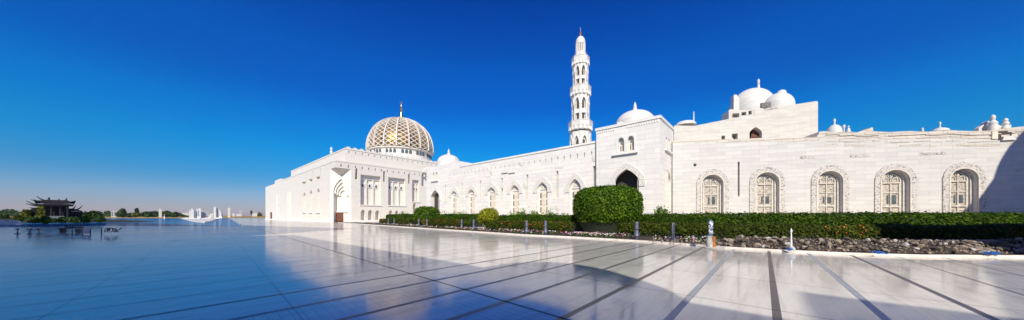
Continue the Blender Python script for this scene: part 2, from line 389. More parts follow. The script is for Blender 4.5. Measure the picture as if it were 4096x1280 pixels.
def water_material():
    m, nt, b = nodes_of('lake_water')
    b.inputs['Base Color'].default_value = (0.004, 0.10, 0.26, 1); b.inputs['Roughness'].default_value = 0.10; b.inputs['IOR'].default_value = 1.33
    tc = N(nt, 'ShaderNodeTexCoord'); mp = N(nt, 'ShaderNodeMapping'); mp.inputs['Scale'].default_value = (0.12, 0.5, 1)
    nt.links.new(tc.outputs['Object'], mp.inputs['Vector'])
    nz = N(nt, 'ShaderNodeTexNoise', Scale=1.0, Detail=4.0); nt.links.new(mp.outputs[0], nz.inputs['Vector'])
    bp = N(nt, 'ShaderNodeBump', Strength=0.4, Distance=0.10); nt.links.new(nz.outputs[0], bp.inputs['Height'])
    di = N(nt, 'ShaderNodeBsdfDiffuse'); di.inputs['Color'].default_value = (0.008, 0.145, 0.35, 1)
    gl = N(nt, 'ShaderNodeBsdfGlossy', Roughness=0.08); nt.links.new(bp.outputs[0], gl.inputs['Normal'])
    mx = N(nt, 'ShaderNodeMixShader', Fac=0.42); nt.links.new(di.outputs[0], mx.inputs[1]); nt.links.new(gl.outputs[0], mx.inputs[2])
    nt.links.new(mx.outputs[0], nt.nodes['Material Output'].inputs['Surface'])
    return m
o = MB().floor_poly([(-900, 20), (-30, 20), (-30, 60), (-200, 330), (-200, 420), (-900, 420)], -0.25).build('water', water_material())
tag(o, kind='structure', label='calm blue lake beyond the plaza edge', cat='water')
g = MB()
g.floor_poly([(-9000, -600), (9000, -600), (9000, 9000), (-9000, 9000)], -1.2)
tag(g.build('ground', M['sand']), kind='structure', label='dry ground reaching to the horizon', cat='ground')
# far bank and the dry field beyond the lake
bk = MB()
n = 60; rows = [(300, -0.6), (312, 0.3), (360, 0.9), (500, 2.2), (700, 3.5), (1200, 5.0), (2500, 7.5)]
vs = []; fs = []
for j, (d, z) in enumerate(rows):
    for i in range(n+1):
        X = -300+i*(1300+300)/n
        p = at(X, d*(1+0.02*math.sin(i*1.7)), z+(0.25*math.sin(i*2.3+j) if j > 0 else 0)); vs.append(p)
for j in range(len(rows)-1):
    for i in range(n): a = j*(n+1)+i; fs.append((a, a+1, a+n+2, a+n+1))
tag(bk.add(vs, fs).build('field', M['field'], smooth=True), kind='structure', label='dry yellow field on the far shore of the lake', cat='field')

# ------------------------------------------------------------------ garden ground: kerb, beds
KP = [ground(1446, 897), ground(1760, 919), ground(2100, 942), ground(2285, 951), ground(2558, 967), ground(2789, 984), ground(2900, 994), ground(3175, 1010), ground(3400, 1020), ground(3700, 1029), ground(4096, 1032)]
KP = [Vector((-46, 76, 0))]+KP+[Vector((27, 11.8, 0)), Vector((60, 13, 0))]
gpoly = [(p.x, p.y) for p in KP]+[(60, 45), (22, 60), (-10, 95), (-40, 90)]
tag(MB().floor_poly(gpoly, 0.06).build('garden_ground', M['gardenfloor']), kind='structure', label='pale gravel ground of the planted bed', cat='ground')
def offset_path(path, off):
    out = []
    for i, p in enumerate(path):
        t = (path[min(i+1, len(path)-1)]-path[max(i-1, 0)]).normalized()
        out.append(Vector((p.x-t.y*off, p.y+t.x*off, 0)))
    return out
kb = MB(); inner = offset_path(KP, 0.12); n = len(KP)
kb.add([(p.x, p.y, 0.0) for p in KP]+[(p.x, p.y, 0.10) for p in KP]+[(p.x, p.y, 0.10) for p in inner]+[(p.x, p.y, 0.0) for p in inner],
       [(k*n+i, k*n+i+1, (k+1)*n+i+1, (k+1)*n+i) for k in range(3) for i in range(n-1)])
tag(kb.build('kerb', M['kerb']), kind='structure', label='low pale kerb along the planted bed', cat='kerb')
so = offset_path(KP, 0.14); so2 = offset_path(KP, 4.6)
tag(MB().add([(p.x, p.y, 0.085) for p in so]+[(p.x, p.y, 0.085) for p in so2], [(i, i+1, n+i+1, n+i) for i in range(n-1)]).build('soil', M['soil']), kind='structure', label='dark soil of the flower border', cat='soil')

# ------------------------------------------------------------------ windows and other wall pieces
def ring(mb, a0, a1, y0, y1):
    """flat band between two arch outlines sharing a foot line"""
    n = len(a0); o_ = a0[1:]+a0[:1]; i_ = a1[1:]+a1[:1]                 # from lower right round to lower left
    vs = [(p[0], y0, p[1]) for p in o_]+[(p[0], y0, p[1]) for p in i_]+[(p[0], y1, p[1]) for p in o_]+[(p[0], y1, p[1]) for p in i_]
    fs = []
    for k in range(n-1):
        fs += [(k, k+1, n+k+1, n+k), (k, k+1, 2*n+k+1, 2*n+k), (n+k, n+k+1, 3*n+k+1, 3*n+k), (2*n+k, 2*n+k+1, 3*n+k+1, 3*n+k)]
    return mb.add(vs, fs)
def shutter_window(root, mw, a, y):
    """carved stone window: arched frame, fanlight, tall panel with side lights"""
    u0, u1, z0, zs, za = a; w = u1-u0; t = w*0.10
    w_ = ring(MB(), arch(u0+.003, u1-.003, z0, zs, za-.003), arch(u0+t, u1-t, z0, zs, za-t*1.2), y-0.16, y-0.002)
    w_.box(u0+t, u1-t, y-0.15, y-0.002, zs-0.02, zs+0.16)
    win = w_.build('window', M['trim'], root, mw)
    c = (u0+u1)/2; i0, i1 = u0+t+.01, u1-t-.01; zt = zs-0.14
    p = MB(); p.box(c-w*0.2, c+w*0.2, y-0.12, y-0.003, z0, zt-0.1)
    for k in range(6):
        za_ = z0+(zt-0.2-z0)*(k+0.15)/6; zb_ = z0+(zt-0.2-z0)*(k+0.8)/6
        p.box(c-w*0.15, c+w*0.15, y-0.17, y-0.122, za_, zb_)
    p.build('panel', M['tan'], win)
    g_ = MB()
    for sx in (-1, 1):
        for k in range(4):
            za_ = z0+(zt-0.2-z0)*(k+0.12)/4; zb_ = z0+(zt-0.2-z0)*(k+0.85)/4
            g_.box(*sorted((c+sx*w*0.25, c+sx*w*0.36)), y-0.06, y-0.003, za_, zb_)
    build_each(g_, 'side_light', M['grille'], win)
    f_ = MB().slab(arch(u0+t*1.5, u1-t*1.5, zs+0.18, zs+0.3, za-t*2.2), y-0.1, y-0.003)
    for k in range(5):
        q = R(18+36*k); rr = w*0.3
        f_.tube([(c, y-0.12, zs+0.26), (c+rr*math.cos(q), y-0.12, zs+0.26+rr*math.sin(q)*1.0)], 0.04, 4)
    f_.build('fanlight', M['carve'], win)
    return win
def mullion_window(root, mw, a, y, rnd):
    """round headed ornate window with mullions, transom and dark panes"""
    u0, u1, z0, zs, za = a; w = u1-u0; t = w*0.09; c = (u0+u1)/2
    w_ = ring(MB(), arch(u0+.003, u1-.003, z0, zs, za-.003, False), arch(u0+t, u1-t, z0, zs, za-t, False), y-0.25, y-0.002)
    w_ = ring(w_, arch(u0+t*1.4, u1-t*1.4, z0, zs, za-t*1.5, False), arch(u0+t*1.9, u1-t*1.9, z0, zs, za-t*2.0, False), y-0.16, y-0.002)
    win = w_.build('window', M['trim_old'], root, mw)
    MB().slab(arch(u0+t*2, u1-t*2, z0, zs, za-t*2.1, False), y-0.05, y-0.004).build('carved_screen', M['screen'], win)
    mu = MB(); zt = zs-0.25
    mu.box(c-0.045, c+0.045, y-0.16, y-0.051, z0, za-t*2.4)
    mu.box(u0+t*2, u1-t*2, y-0.2, y-0.052, zt, zt+0.12); mu.box(u0+t*2, u1-t*2, y-0.14, y-0.052, zt-1.13, zt-1.05)
    mu.box(u0+t*2, u1-t*2, y-0.2, y-0.052, zt-2.75, zt-2.6)
    mu.tube([(c+w*0.27*math.cos(q), y-0.1, zs+0.1+w*0.30*math.sin(q)) for q in np.linspace(0, math.pi, 9)], 0.05, 5)
    for sx in (-1, 1):
        mu.tube([(c+sx*w*0.16+w*0.1*math.cos(q), y-0.1, zs+0.1+w*0.14*math.sin(q)) for q in np.linspace(0, 2*math.pi, 10)], 0.035, 5)
        mu.box(*sorted((c+sx*w*0.30, c+sx*w*0.335)), y-0.15, y-0.053, z0, zt)
    for k in range(7):
        zz = z0+.3+k*.52
        if zz < zt-2.9 or zt-.9 < zz < zt-.2: mu.box(u0+t*2.2, c-.07, y-.09, y-.051, zz, zz+.10); mu.box(c+.07, u1-t*2.2, y-.09, y-.051, zz+.2, zz+.28)
    for k in range(4):
        q0 = R(25+44*k); mu.tube([(c+w*.10*math.cos(q0), y-.09, zs+.15+w*.10*math.sin(q0)), (c+w*.33*math.cos(q0), y-.09, zs+.15+w*.33*math.sin(q0))], .04, 5)
    mu.build('mullion', M['trim_old'], win)
    for sx in (-1, 1):
        x0, x1 = sorted((c+sx*0.09, c+sx*w*0.24))
        if sx < 0: x0 = x0+(x1-x0)*.45
        MB().box(x0+.06, x1-.05, y-0.09, y-0.051, zt-2.35, zt-1.35-.12*rnd).build('pane', M['glass'], win)
    x0, x1 = c+rnd*0.04, c+w*0.2
    MB().box(x0+0.05, x1, y-0.08, y-0.053, zs+0.22, zs+0.22+w*0.2).build('fanlight_pane', M['glass'], win)
    return win
def surround(root, mw, a, d, mat, name='arch_surround', pointed=True, y0=-0.09):
    u0, u1, z0, zs, za = a
    zlow = zs-(za-zs)*0.45 if pointed else z0
    o_ = arch(u0-d, u1+d, zlow, zs, za+d*1.15, pointed); i_ = arch(u0-.02, u1+.02, zlow, zs, za+.02, pointed)
    return ring(MB(), o_, i_, y0, -0.002).build(name, mat, root, mw)

# ------------------------------------------------------------------ arcade (long wall)
LW = Face(dR*38.0, -dL)
root = thing('arcade_wall', 'long white marble wall with six pointed carved windows left of the gatehouse', 'building', LW.pt(0), LW.ang)
mw = None
u_l, u_r = LW.u(1706), LW.u(2385)+1.2
ztop = 0.5*(LW.z(2385, 569)+LW.z(1875, 664))
holes0, holes1 = [], []
wins = [(1805, 1827, 764, 780), (1873, 1898, 757, 776), (1950, 1981, 749, 769), (2041.5, 2075.5, 740, 764), (2149, 2189.5, 729, 757), (2278, 2323.5, 715.5, 752)]
wspec = []
for (xa, xb, ya, ys) in wins:
    ua, ub = LW.u(xa), LW.u(xb); xm = (xa+xb)/2
    a = (ua, ub, 1.0, LW.z(xm, ys), LW.z(xm, ya)); wspec.append(a); holes0.append(arch(*a))
slits = [(1782, 741, 817), (1848, 733, 813), (1922, 723, 809), (2008, 712, 805), (2109, 698, 801), (2229, 684, 795), (2377, 664, 790)]
for (x, ya, yb) in slits:
    uu = LW.u(x); za, zb = LW.z(x, ya), LW.z(x, yb); holes0.append([(uu-.2, zb), (uu+.2, zb), (uu+.2, za), (uu-.2, za)])
for k in range(46):                                         # loophole slots under the coping
    uu = u_r-1.9-k*1.12
    if uu < u_l+10: break
    holes0.append([(uu-.09, ztop-1.75), (uu+.09, ztop-1.75), (uu+.09, ztop-1.1), (uu-.09, ztop-1.1)])
# arched gateway near the far end
ga = (LW.u(1724), LW.u(1758), 0.0, LW.z(1741, 790), LW.z(1741, 761)); gh = arch(*ga); holes0.append(gh)
sm = []
for (xa, xb, y_a, y_b) in ((1731.5, 1738, 690, 722), (1742.5, 1749.5, 688, 720)):
    a = (LW.u(xa), LW.u(xb), LW.z(xa, y_b), LW.z(xa, y_a+9), LW.z(xa, y_a)); sm.append(a); holes0.append(arch(*a))
out = [(u_l, 0), (u_r, 0), (u_r, ztop), (u_l, ztop)]
MB().body(out, [(0, holes0), (0.5, [gh]), (7.0, [])], 9.0).build('wall', M['wall'], root)
cp = MB().box(LW.u(1840), u_r-.002, -0.10, 0.9, ztop, ztop+0.28)
cp.build('coping', M['wall'], root)
st = MB()
for k in range(3): pass
for k, x in enumerate((2018, 2046, 1950, 2235)):
    zz = LW.z(x, 694 if k < 2 else (708 if k == 2 else 671)); uu = LW.u(x)
    MB().box(uu-.75, uu+.75, -0.02, -0.002, zz-.12, zz+.12).build('inscription_panel', M['grille'] if k < 2 else M['carve'], root)
for x, y in ((1966, 690), (2086, 655), (2380, 633), (2100, 742), (2010, 745), (2230, 830)):
    MB().lathe([(0.5, 0), (0.42, 0.05), (0.2, 0.07)], 14).build('medallion', M['carve'], root, Matrix.Translation((LW.u(x), -0.001, LW.z(x, y))) @ Matrix.Rotation(R(90), 4, 'X'))
for a in wspec:
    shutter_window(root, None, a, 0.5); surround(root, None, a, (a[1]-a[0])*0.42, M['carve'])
for a in sm:
    MB().slab(arch(a[0]+.1, a[1]-.1, a[2]+.05, a[3], a[4]-.15), 0.4, 0.495).build('small_window', M['tan'], root)
MB().box(sm[0][0]-.4, sm[1][1]+.4, -0.3, -0.002, sm[0][2]-.3, sm[0][2]-.05).build('window_sill', M['trim'], root)
dm = (ga[0]+ga[1])/2
MB().slab(arch(dm+0.1, ga[1]-.03, 0.02, ga[3]-.3, ga[4]-1.0), 0.7, 0.8).build('door', M['grey_door'], root)
MB().slab(arch(ga[0]+.02, ga[1]-.02, 0.01, ga[3], ga[4]-.02), 0.9, 1.0).build('passage_shade_plate', M['shade'], root)  # dark plate close behind the arch stands for the shaded passage
surround(root, None, ga, 0.8, M['wall'], y0=-0.08)
# pavilion block with its dome over the far gateway
ub = LW.u(1838); zb = LW.z(1770, 658)
MB().box(u_l, ub, 0.003, 9.0, ztop+.002, max(zb, ztop+.5)).build('gate_parapet', M['wall'], root)
dc = LW.u(1795, 5); db = LW.z(1795, 660, 5); dr = (LW.u(1836, 5)-LW.u(1755, 5))/2*.70; dt = LW.z(1795, 619, 5)
dz0 = max(zb, ztop+.5)
prof = [(dr, dz0-.1), (dr, db+.2)]+[(dr*math.cos(q), db+.2+(dt-db-.2)*math.sin(q)**0.92) for q in np.linspace(0.12, 1.54, 12)]
dome = MB().lathe(prof, 36, (dc, 5)).build('dome', M['dome'], root, smooth=True)
MB().lathe([(0.45, dt-.15), (0.4, dt+.3), (0.22, dt+.5), (0.3, dt+.9), (0.1, dt+1.2), (0.02, dt+1.6)], 12, (dc, 5)).build('finial', M['dome'], dome, smooth=True)

# ------------------------------------------------------------------ gatehouse
GF = Face(dR*37.45, -dL)
gl, gr = GF.u(2385), GF.u(2640)
corner = GF.pt(gr)
GR = Face(corner.xy, dR)
root = thing('gatehouse', 'tall square white gatehouse with wide pointed archway and low white dome', 'building', GF.pt(gl), GF.ang)
W_, ang_ = gr-gl, GF.ang
gm = GF.mat(root); rm = GR.mat(root)
gz = 0.5*(GF.z(2385, 510)+GF.z(2640, 462))-0.40
aa = (GF.u(2459), GF.u(2555), 0.0, GF.z(2507, 726), GF.z(2507, 677.5)); ah = arch(*aa)
pw = []
for xa, xb, ya, yb in ((2472, 2496.5, 551, 607), (2511, 2536, 543.5, 602)):
    xm = (xa+xb)/2; pw.append((GF.u(xa), GF.u(xb), GF.z(xm, yb), GF.z(xm, ya+17), GF.z(xm, ya)))
out = [(gl, 0), (gr, 0), (gr, gz), (gl, gz)]
DEPTH = max(5.0, GR.u(2694))
MB().body(out, [(0, [ah]+[arch(*a, pointed=False) for a in pw]), (0.3, [arch(aa[0]-.9, aa[1]+.5, 0, aa[3]+.2, aa[4]+.3)]+[arch(*a, pointed=False) for a in pw]), (0.6, [arch(aa[0]-.9, aa[1]+.5, 0, aa[3]+.2, aa[4]+.3)]), (4.0, [])], DEPTH, sides=False).build('front_wall', M['wall'], root, gm)
ra = (GR.u(2659), GR.u(2684), 0.0, GR.z(2671, 722), GR.z(2671, 677.5)); rh = arch(*ra)
rw = []
for xa, xb, ya, yb in ((2662.5, 2668.5, 546, 590), (2672.5, 2678.5, 553, 594)):
    xm = (xa+xb)/2; rw.append((GR.u(xa), GR.u(xb), GR.z(xm, yb), GR.z(xm, ya+10), GR.z(xm, ya)))
MB().body([(0, 0), (DEPTH, 0), (DEPTH, gz), (0, gz)], [(0, [rh]+[arch(*a) for a in rw]), (0.7, [rh]), (2.6, [])], 3.0, sides=False).build('side_wall', M['wall'], root, rm)
MB().box(gl, gl+.01, 0, DEPTH, 0, gz).build('left_wall', M['wall'], root, gm)
MB().box(gl, gr-.001, 0.001, DEPTH, gz-.25, gz-.02).build('roof', M['wall'], root, gm)
MB().box(aa[0]-.88, aa[1]+.48, 1.3, 1.4, 0, aa[4]+.25).build('passage_shade_plate', M['shade'], root, gm)  # dark plate in place of the shaded depth of the archway
MB().box(aa[0]-.85, aa[1]+.45, 0.31, 1.29, 0.004, 0.02).build('passage_floor', M['shade'], root, gm)  # floor sheet in the same near-black shade colour
surround(root, gm, aa, .75, M['carve'])
for a in pw:
    w = shutter_window(root, gm, a, 0.6)
    surround(root, gm, a, 0.25, M['trim'], 'window_trim', False, -0.05)
MB().box(pw[0][0]-.7, pw[1][1]+.5, -0.28, -0.002, pw[0][2]-.42, pw[0][2]-.18).build('window_sill', M['trim'], root, gm)
for a in rw:
    MB().slab(arch(a[0]+.1, a[1]-.1, a[2]+.1, a[3], a[4]-.2), 0.6, 0.69).build('side_window', M['tan'], root, rm)
MB().box(rw[0][0]-.5, rw[1][1]+.5, -0.25, -0.002, rw[0][2]-.5, rw[0][2]-.28).build('side_window_sill', M['trim'], root, rm)
MB().box(ra[0]+.2, ra[0]+.55, 1.2, 2.4, 0, ra[3]-2).build('side_door', M['steel_dark'], root, rm)
# parapet with dentils, a frieze of small knobs and merlon steps
pr = MB(); pr.box(gl-.12, gr+.12, -0.12, 0.6, gz, gz+.34)
pr.box(gr-.48, gr+.12, 0.602, DEPTH, gz, gz+.34)
k = gl
while k < gl+2.6: pr.box(k, k+.12, -0.07, -0.002, gz-.40, gz-.08); k += .30
k = gr-3.9
while k < gr: pr.box(k, k+.12, -0.07, -0.002, gz-.40, gz-.08); k += .30
pr.build('parapet', M['wall'], root, gm)
mr = MB()
k = gl+2.9
while k < gr-4.3: mr.box(k, k+.55, 0.05, 0.5, gz+.342, gz+.62); k += 1.15
build_each(mr, 'merlon', M['wall'], root, gm)
BK = min(7.0, DEPTH*.62)
dc = GF.u(2540, BK); dr = (GF.u(2621, BK)-GF.u(2459, BK))/2*.94; db = GF.z(2540, 500, BK); dt = GF.z(2540, 444, BK)
prof = [(dr*1.03, gz-.05), (dr*1.03, db-.05), (dr, db)]+[(dr*math.cos(q), db+(dt-db)*math.sin(q)**0.95) for q in np.linspace(0.1, 1.545, 14)]
dome = MB().lathe(prof, 48, (dc, BK)).build('dome', M['dome'], root, gm, smooth=True)
s_ = dr/5
MB().lathe([(0.62*s_, dt-.12), (0.6*s_, dt+.25), (0.40*s_, dt+.40), (0.46*s_, dt+.65), (0.26*s_, dt+1.0), (0.06, dt+1.22)], 14, (dc, BK)).build('finial', M['dome'], dome, smooth=True)

# ------------------------------------------------------------------ minaret
MD = 118.0
mp_ = at(2322, MD)
root = thing('minaret', 'tall white octagonal minaret with three balconies behind the arcade wall', 'minaret', (mp_.x, mp_.y, 0), math.atan2(mp_.y, mp_.x)+math.pi)
def mz(Y): return zat(Y, MD)
def mr_(px): return px/F*MD/2
C8 = 1/math.cos(math.pi/8)
def octo(r): return r*1.0
sh = [(533, 640, 84), (387, 491, 70), (266, 351, 61)]
arrays = [((572, 640, 559), None), ((416, 489, 408), None), ((289, 349, 282), None)]
for (ya, yb, wd), (sp_, _) in zip(sh, arrays):
    r = mr_(wd); z0 = mz(yb) if yb < 600 else 0.0; z1 = mz(ya)
    s = MB().lathe([(r-.9, z0), (r-.9, z1)], 8, rot=0).build('shaft', M['dome'], root)
    skin = MB()
    ap = r*math.cos(math.pi/8); half = r*math.sin(math.pi/8)
    zl, zt_, zap = mz(sp_[1]), mz(sp_[0]), mz(sp_[2])
    zap = mz(sp_[2])+0.9
    wins_ = []
    for k in range(8):
        a_ = math.pi/8+k*math.pi/4
        # local frame of a face: x along, y inward
        c_, s__ = math.cos(a_), math.sin(a_)
        fb = MB()
        z_lo = max(zl, z0+.6)
        hole = arch(-half*.56, half*.56, z_lo, zt_, zap)
        fb.plate([(-half, z0), (half, z0), (half, z1), (-half, z1)], [hole], 0, 0.8, sides=False)
        def xf(p): return (ap*c_-p[1]*c_-p[0]*s__, ap*s__-p[1]*s__+p[0]*c_, p[2])
        skin.add([xf(p) for p in fb.v], fb.f)
        w1 = MB()
        for (q0, q1) in ((0.66, 0.98), (0.05, 0.32)):
            zz0 = z_lo+(zt_-z_lo)*q0; zz1 = z_lo+(zt_-z_lo)*q1+(0.6 if q0 > .5 else 0)
            pl = MB().slab(arch(-half*.28, half*.28, zz0, zz1-.3, zz1+.35, True, 4), 0.55, 0.70); w1.add([xf(p) for p in pl.v], pl.f)
        wins_.append(w1)
        pl = MB().box(-half*.56, half*.56, 0.1, 0.75, z_lo+(zt_-z_lo)*.36, z_lo+(zt_-z_lo)*.56)
        bal = MB().add([xf(p) for p in pl.v], pl.f)
        rg = ring(MB(), arch(-half*.78, half*.78, zt_-1, zt_, zap+.9), arch(-half*.58, half*.58, zt_-1, zt_, zap+.03), -0.2, -0.003)
        bal.add([xf(p) for p in rg.v], rg.f)
        wins_[-1] = (w1, bal)
    skin.build('shaft_face', M['dome'], root)
    for w1, bal in wins_:
            build_each(w1, 'window', M['shade'], root); build_each(bal, 'window_trim', M['trim'], root)
for (ya, yb, wd, wb) in ((490, 527, 95, 84), (351, 388, 82, 70), (234, 267, 70, 61)):
    r = mr_(wd); rb = mr_(wb); za_, zb_ = mz(ya), mz(yb); h = za_-zb_
    b = MB().lathe([(rb-.2, zb_), (rb+.15, zb_+h*.12), (r*.97, zb_+h*.40), (r, zb_+h*.42), (r, za_-.25), (r+.12, za_-.2), (r+.12, za_), (r-.5, za_)], 8)
    bo = b.build('balcony', M['dome'], root)
    cb_ = MB()
    for k in range(16):
        a_ = k*math.pi/8; c_, s__ = math.cos(a_), math.sin(a_); rr = r*.90
        q = MB().box(-.35, .35, -.95, 0.05, zb_+h*.05, zb_+h*.40)
        cb_.add([(c_*(rr-p[1])-s__*p[0]-c_*.6, s__*(rr-p[1])+c_*p[0]-s__*.6, p[2]) for p in q.v], q.f)
    build_each(cb_, 'bracket', M['trim'], bo)
r = mr_(43)
MB().lathe([(r*1.15, mz(236)), (r*1.15, mz(226)), (r*1.02, mz(222)), (r*1.02, mz(212)), (r*.8, mz(212))], 8).build('lantern_base', M['dome'], root)
r = mr_(38)
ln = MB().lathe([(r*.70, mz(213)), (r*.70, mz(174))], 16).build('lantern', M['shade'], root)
co = MB()
for k in range(16):
    a_ = (k+.5)*math.pi/8; co.tube([(r*.9*math.cos(a_), r*.9*math.sin(a_), mz(212)), (r*.9*math.cos(a_), r*.9*math.sin(a_), mz(177))], 0.26, 6)
build_each(co, 'column', M['dome'], ln)
MB().lathe([(r, mz(178)), (r, mz(173)), (r*.97, mz(166)), (r*.85, mz(158)), (r*.6, mz(151)), (r*.25, mz(147)), (.1, mz(146))], 24).build('cupola', M['dome'], root, smooth=True)
MB().lathe([(.3, mz(147)), (.25, mz(140)), (.55, mz(137)), (.3, mz(133)), (.5, mz(130)), (.14, mz(126)), (.12, mz(118)), (.03, mz(108))], 10).build('finial', M['bronze'], root, smooth=True)

# ------------------------------------------------------------------ prayer hall
HC = Vector((-49.2, 80.0))
LLEN = 70.0
HR = Face(HC, dR); HL = Face(HC+dL*LLEN, -dL)
root = thing('prayer_hall', 'great cream marble prayer hall under a lattice dome with gold finial', 'building', (HC.x, HC.y, 0), 0.0)
mR, mL = HR.mat(root), HL.mat(root)
hz = HR.z(1340, 640)
CH = 4.1
zsof = HL.z(1320, 676)
# right face
RLEN = 66.0
h0 = []; h1 = []; h2 = []
def rect(fc, xa, xb, ya, yb):
    xm = (xa+xb)/2
    return [(fc.u(xa), fc.z(xm, yb)), (fc.u(xb), fc.z(xm, yb)), (fc.u(xb), fc.z(xm, ya)), (fc.u(xa), fc.z(xm, ya))]
grilles = [rect(HR, 1420, 1430, 672, 717), rect(HR, 1533, 1541, 685, 727), rect(HR, 1633, 1640, 695, 735)]
panels = [rect(HR, 1442, 1523, 702, 819), rect(HR, 1553, 1621, 712, 821), rect(HR, 1649, 1676, 720, 806)]
low = []
for xa, xb, ya in ((1443, 1461, 838), (1472, 1489.5, 839), (1501, 1518, 840), (1555, 1570, 840), (1580, 1594, 841), (1604.5, 1618, 842)):
    low.append((HR.u(xa), HR.u(xb), 0.6, HR.z((xa+xb)/2, ya+11), HR.z((xa+xb)/2, ya)))
niche = (HR.u(1651), HR.u(1665), 1.0, HR.z(1658, 824), HR.z(1658, 811))
iwan = (HR.u(1686), HR.u(1735), HR.z(1700, 745), HR.z(1706, 706), HR.z(1706, 668))
u_ = 1.5
slots = []
while u_ < RLEN-2:
    slots.append([(u_-.16, hz-1.7), (u_+.16, hz-1.7), (u_+.16, hz-.95), (u_-.16, hz-.95)]); u_ += 1.9
h0 = grilles+panels+[arch(*a) for a in low]+[arch(*niche), arch(*iwan)]+slots
out = [(CH, 0), (RLEN, 0), (RLEN, hz), (0, hz), (0, zsof), (CH, zsof)]
MB().body(out, [(0, h0), (1.2, [])], 3.0, sides=False).build('court_wall', M['hall'], root, mR)
for q in grilles:
    MB().box(q[0][0], q[1][0], 0.5, 0.62, q[0][1], q[2][1]).build('grille', M['grille'], root, mR)
for q in panels[:3]:
    x0, x1, z0, z1 = q[0][0], q[1][0], q[0][1], q[2][1]; b = MB()
    b.box(x0+.02, x1-.02, 0.85, 1.197, z1-1.2, z1-.02); b.box(x0-.3, x1+.3, -0.2, -0.003, z0-.35, z0)
    wdt = (x1-x0)/3
    for k in (1, 2): b.box(x0+wdt*k-.22, x0+wdt*k+.22, 0.85, 1.197, z0, z1-1.2)
    po = b.build('blind_bay', M['hall'], root, mR)
    for k in range(3):
        c = x0+wdt*(k+.5); zz = z1-3.6
        MB().box(c-.55, c+.55, 0.98, 1.197, zz-.1, zz+1.3).build('window_frame', M['trim'], po)
        MB().slab(arch(c-.30, c+.30, zz+.1, zz+.6, zz+1.0, True, 5), 0.93, 0.978).build('window_pane', M['glass'], po)
MB().box(CH+.02, RLEN, -0.25, -0.003, 0.0, 0.6).build('plinth', M['trim'], root, mR)
MB().box(0, RLEN, -0.08, -0.003, hz-.30, hz+.06).build('cornice', M['hall'], root, mR)
# left face
h0 = []
ls = []
for x, ya, yb in ((1224.5, 695, 737), (1251, 685, 730), (1282, 672, 721)):
    ls.append(rect(HL, x-1.2, x+1.6, ya, yb))
la = []
for xa, xb, ya in ((1213, 1222, 768), (1239, 1248.5, 759), (1268.5, 1279, 752)):
    la.append((HL.u(xa), HL.u(xb), HL.z((xa+xb)/2, 846), HL.z((xa+xb)/2, ya+16), HL.z((xa+xb)/2, ya)))
pan = [rect(HL, 1207, 1222, 727, 735), rect(HL, 1235, 1249, 716, 726), rect(HL, 1263, 1279, 706, 717)]
h0 = ls+[arch(*a) for a in la]+pan
out = [(0, 0), (LLEN-CH, 0), (LLEN-CH, zsof), (LLEN, zsof), (LLEN, hz), (0, hz)]
MB().body(out, [(0, h0), (1.3, [])], 3.0, sides=False).build('lake_wall', M['hall'], root, mL)
sl = MB()
for a in la: sl.box(a[0]-.5, a[1]+.5, -0.4, -0.003, a[2]-.45, a[2]-.05)
build_each(sl, 'window_sill', M['trim'], root, mL)
gr_ = MB()
for a in la:
    for k in range(4): gr_.box(a[0]+k*.9-.2, a[0]+k*.9+.25, -0.03, -0.003, a[2]-2.1, a[2]-1.3)
build_each(gr_, 'vent', M['tan'], root, mL)
MB().box(0, LLEN-CH-.02, -0.25, -0.003, 0, .6).build('plinth', M['trim'], root, mL)
MB().box(0, LLEN-.002, -0.08, -0.003, hz-.30, hz+.06).build('cornice', M['hall'], root, mL)
# the cut corner with its stalactite niche and the brown door
A_ = HL.pt(LLEN-CH); B_ = HR.pt(CH)
HX = Face(A_.xy, (B_-A_).xy); mX = HX.mat(root); cw = (B_-A_).length
zap = HX.z(1362, 715); nu0, nu1 = HX.u(1334), HX.u(1394); zsp = HX.z(1362, 762)
nu0 = max(nu0, .35); nu1 = min(nu1, cw-.35)
def tier(k):
    i = 0.42*k
    a = arch(nu0+i, nu1-i, zsp-.35*k-.5, zsp-.25*k, zap-1.05*k); zb_ = zsp-.35*k-.5
    return [(nu0, 0), (nu1, 0), (nu1, zb_)]+a[1:]+[a[0], (nu0, zb_)] if k else arch(nu0, nu1, 0.0, zsp, zap)
lay = [(0, [tier(0)]), (0.4, [tier(1)]), (0.8, [tier(2)]), (1.2, [tier(3)]), (1.6, [])]
MB().body([(0, 0), (cw, 0), (cw, zsof), (0, zsof)], lay, 3.0, sides=False).build('corner_niche', M['hall'], root, mX)
dz = HX.z(1350, 849)
dx0, dx1 = HX.u(1337, 1.4), HX.u(1372, 1.4); dx0 = max(dx0, nu0+.05)
dr_ = MB().box(dx0, dx1, 1.4, 1.59, 0.1, dz).build('door', M['wood'], root, mX)
MB().box(nu0+.01, nu1-.01, 1.2, 1.59, dz+.004, dz+.3).build('door_lintel', M['trim'], root, mX)
for k in range(3): MB().box(dx0+.1+k*(dx1-dx0)/3, dx0-.1+(k+1)*(dx1-dx0)/3, 1.34, 1.398, 0.3, dz-.2).build('door_panel', M['wood'], dr_)
# corbelled soffit under the overhanging corner, coloured tan for its brownish shading
Pa, Pb, Pd = A_+Vector((0, 0, zsof)), B_+Vector((0, 0, zsof)), Vector((HC.x, HC.y, zsof))
Pc = HX.pt(cw*.52, 0.0, HX.z(1363, 703)); off = Vector((HC.x, HC.y, 0))
MB().add([p-off for p in (Pa, Pb, Pd, Pc)], [(0, 3, 2), (3, 1, 2), (0, 3, 1)]).build('corner_soffit', M['tan'], root)
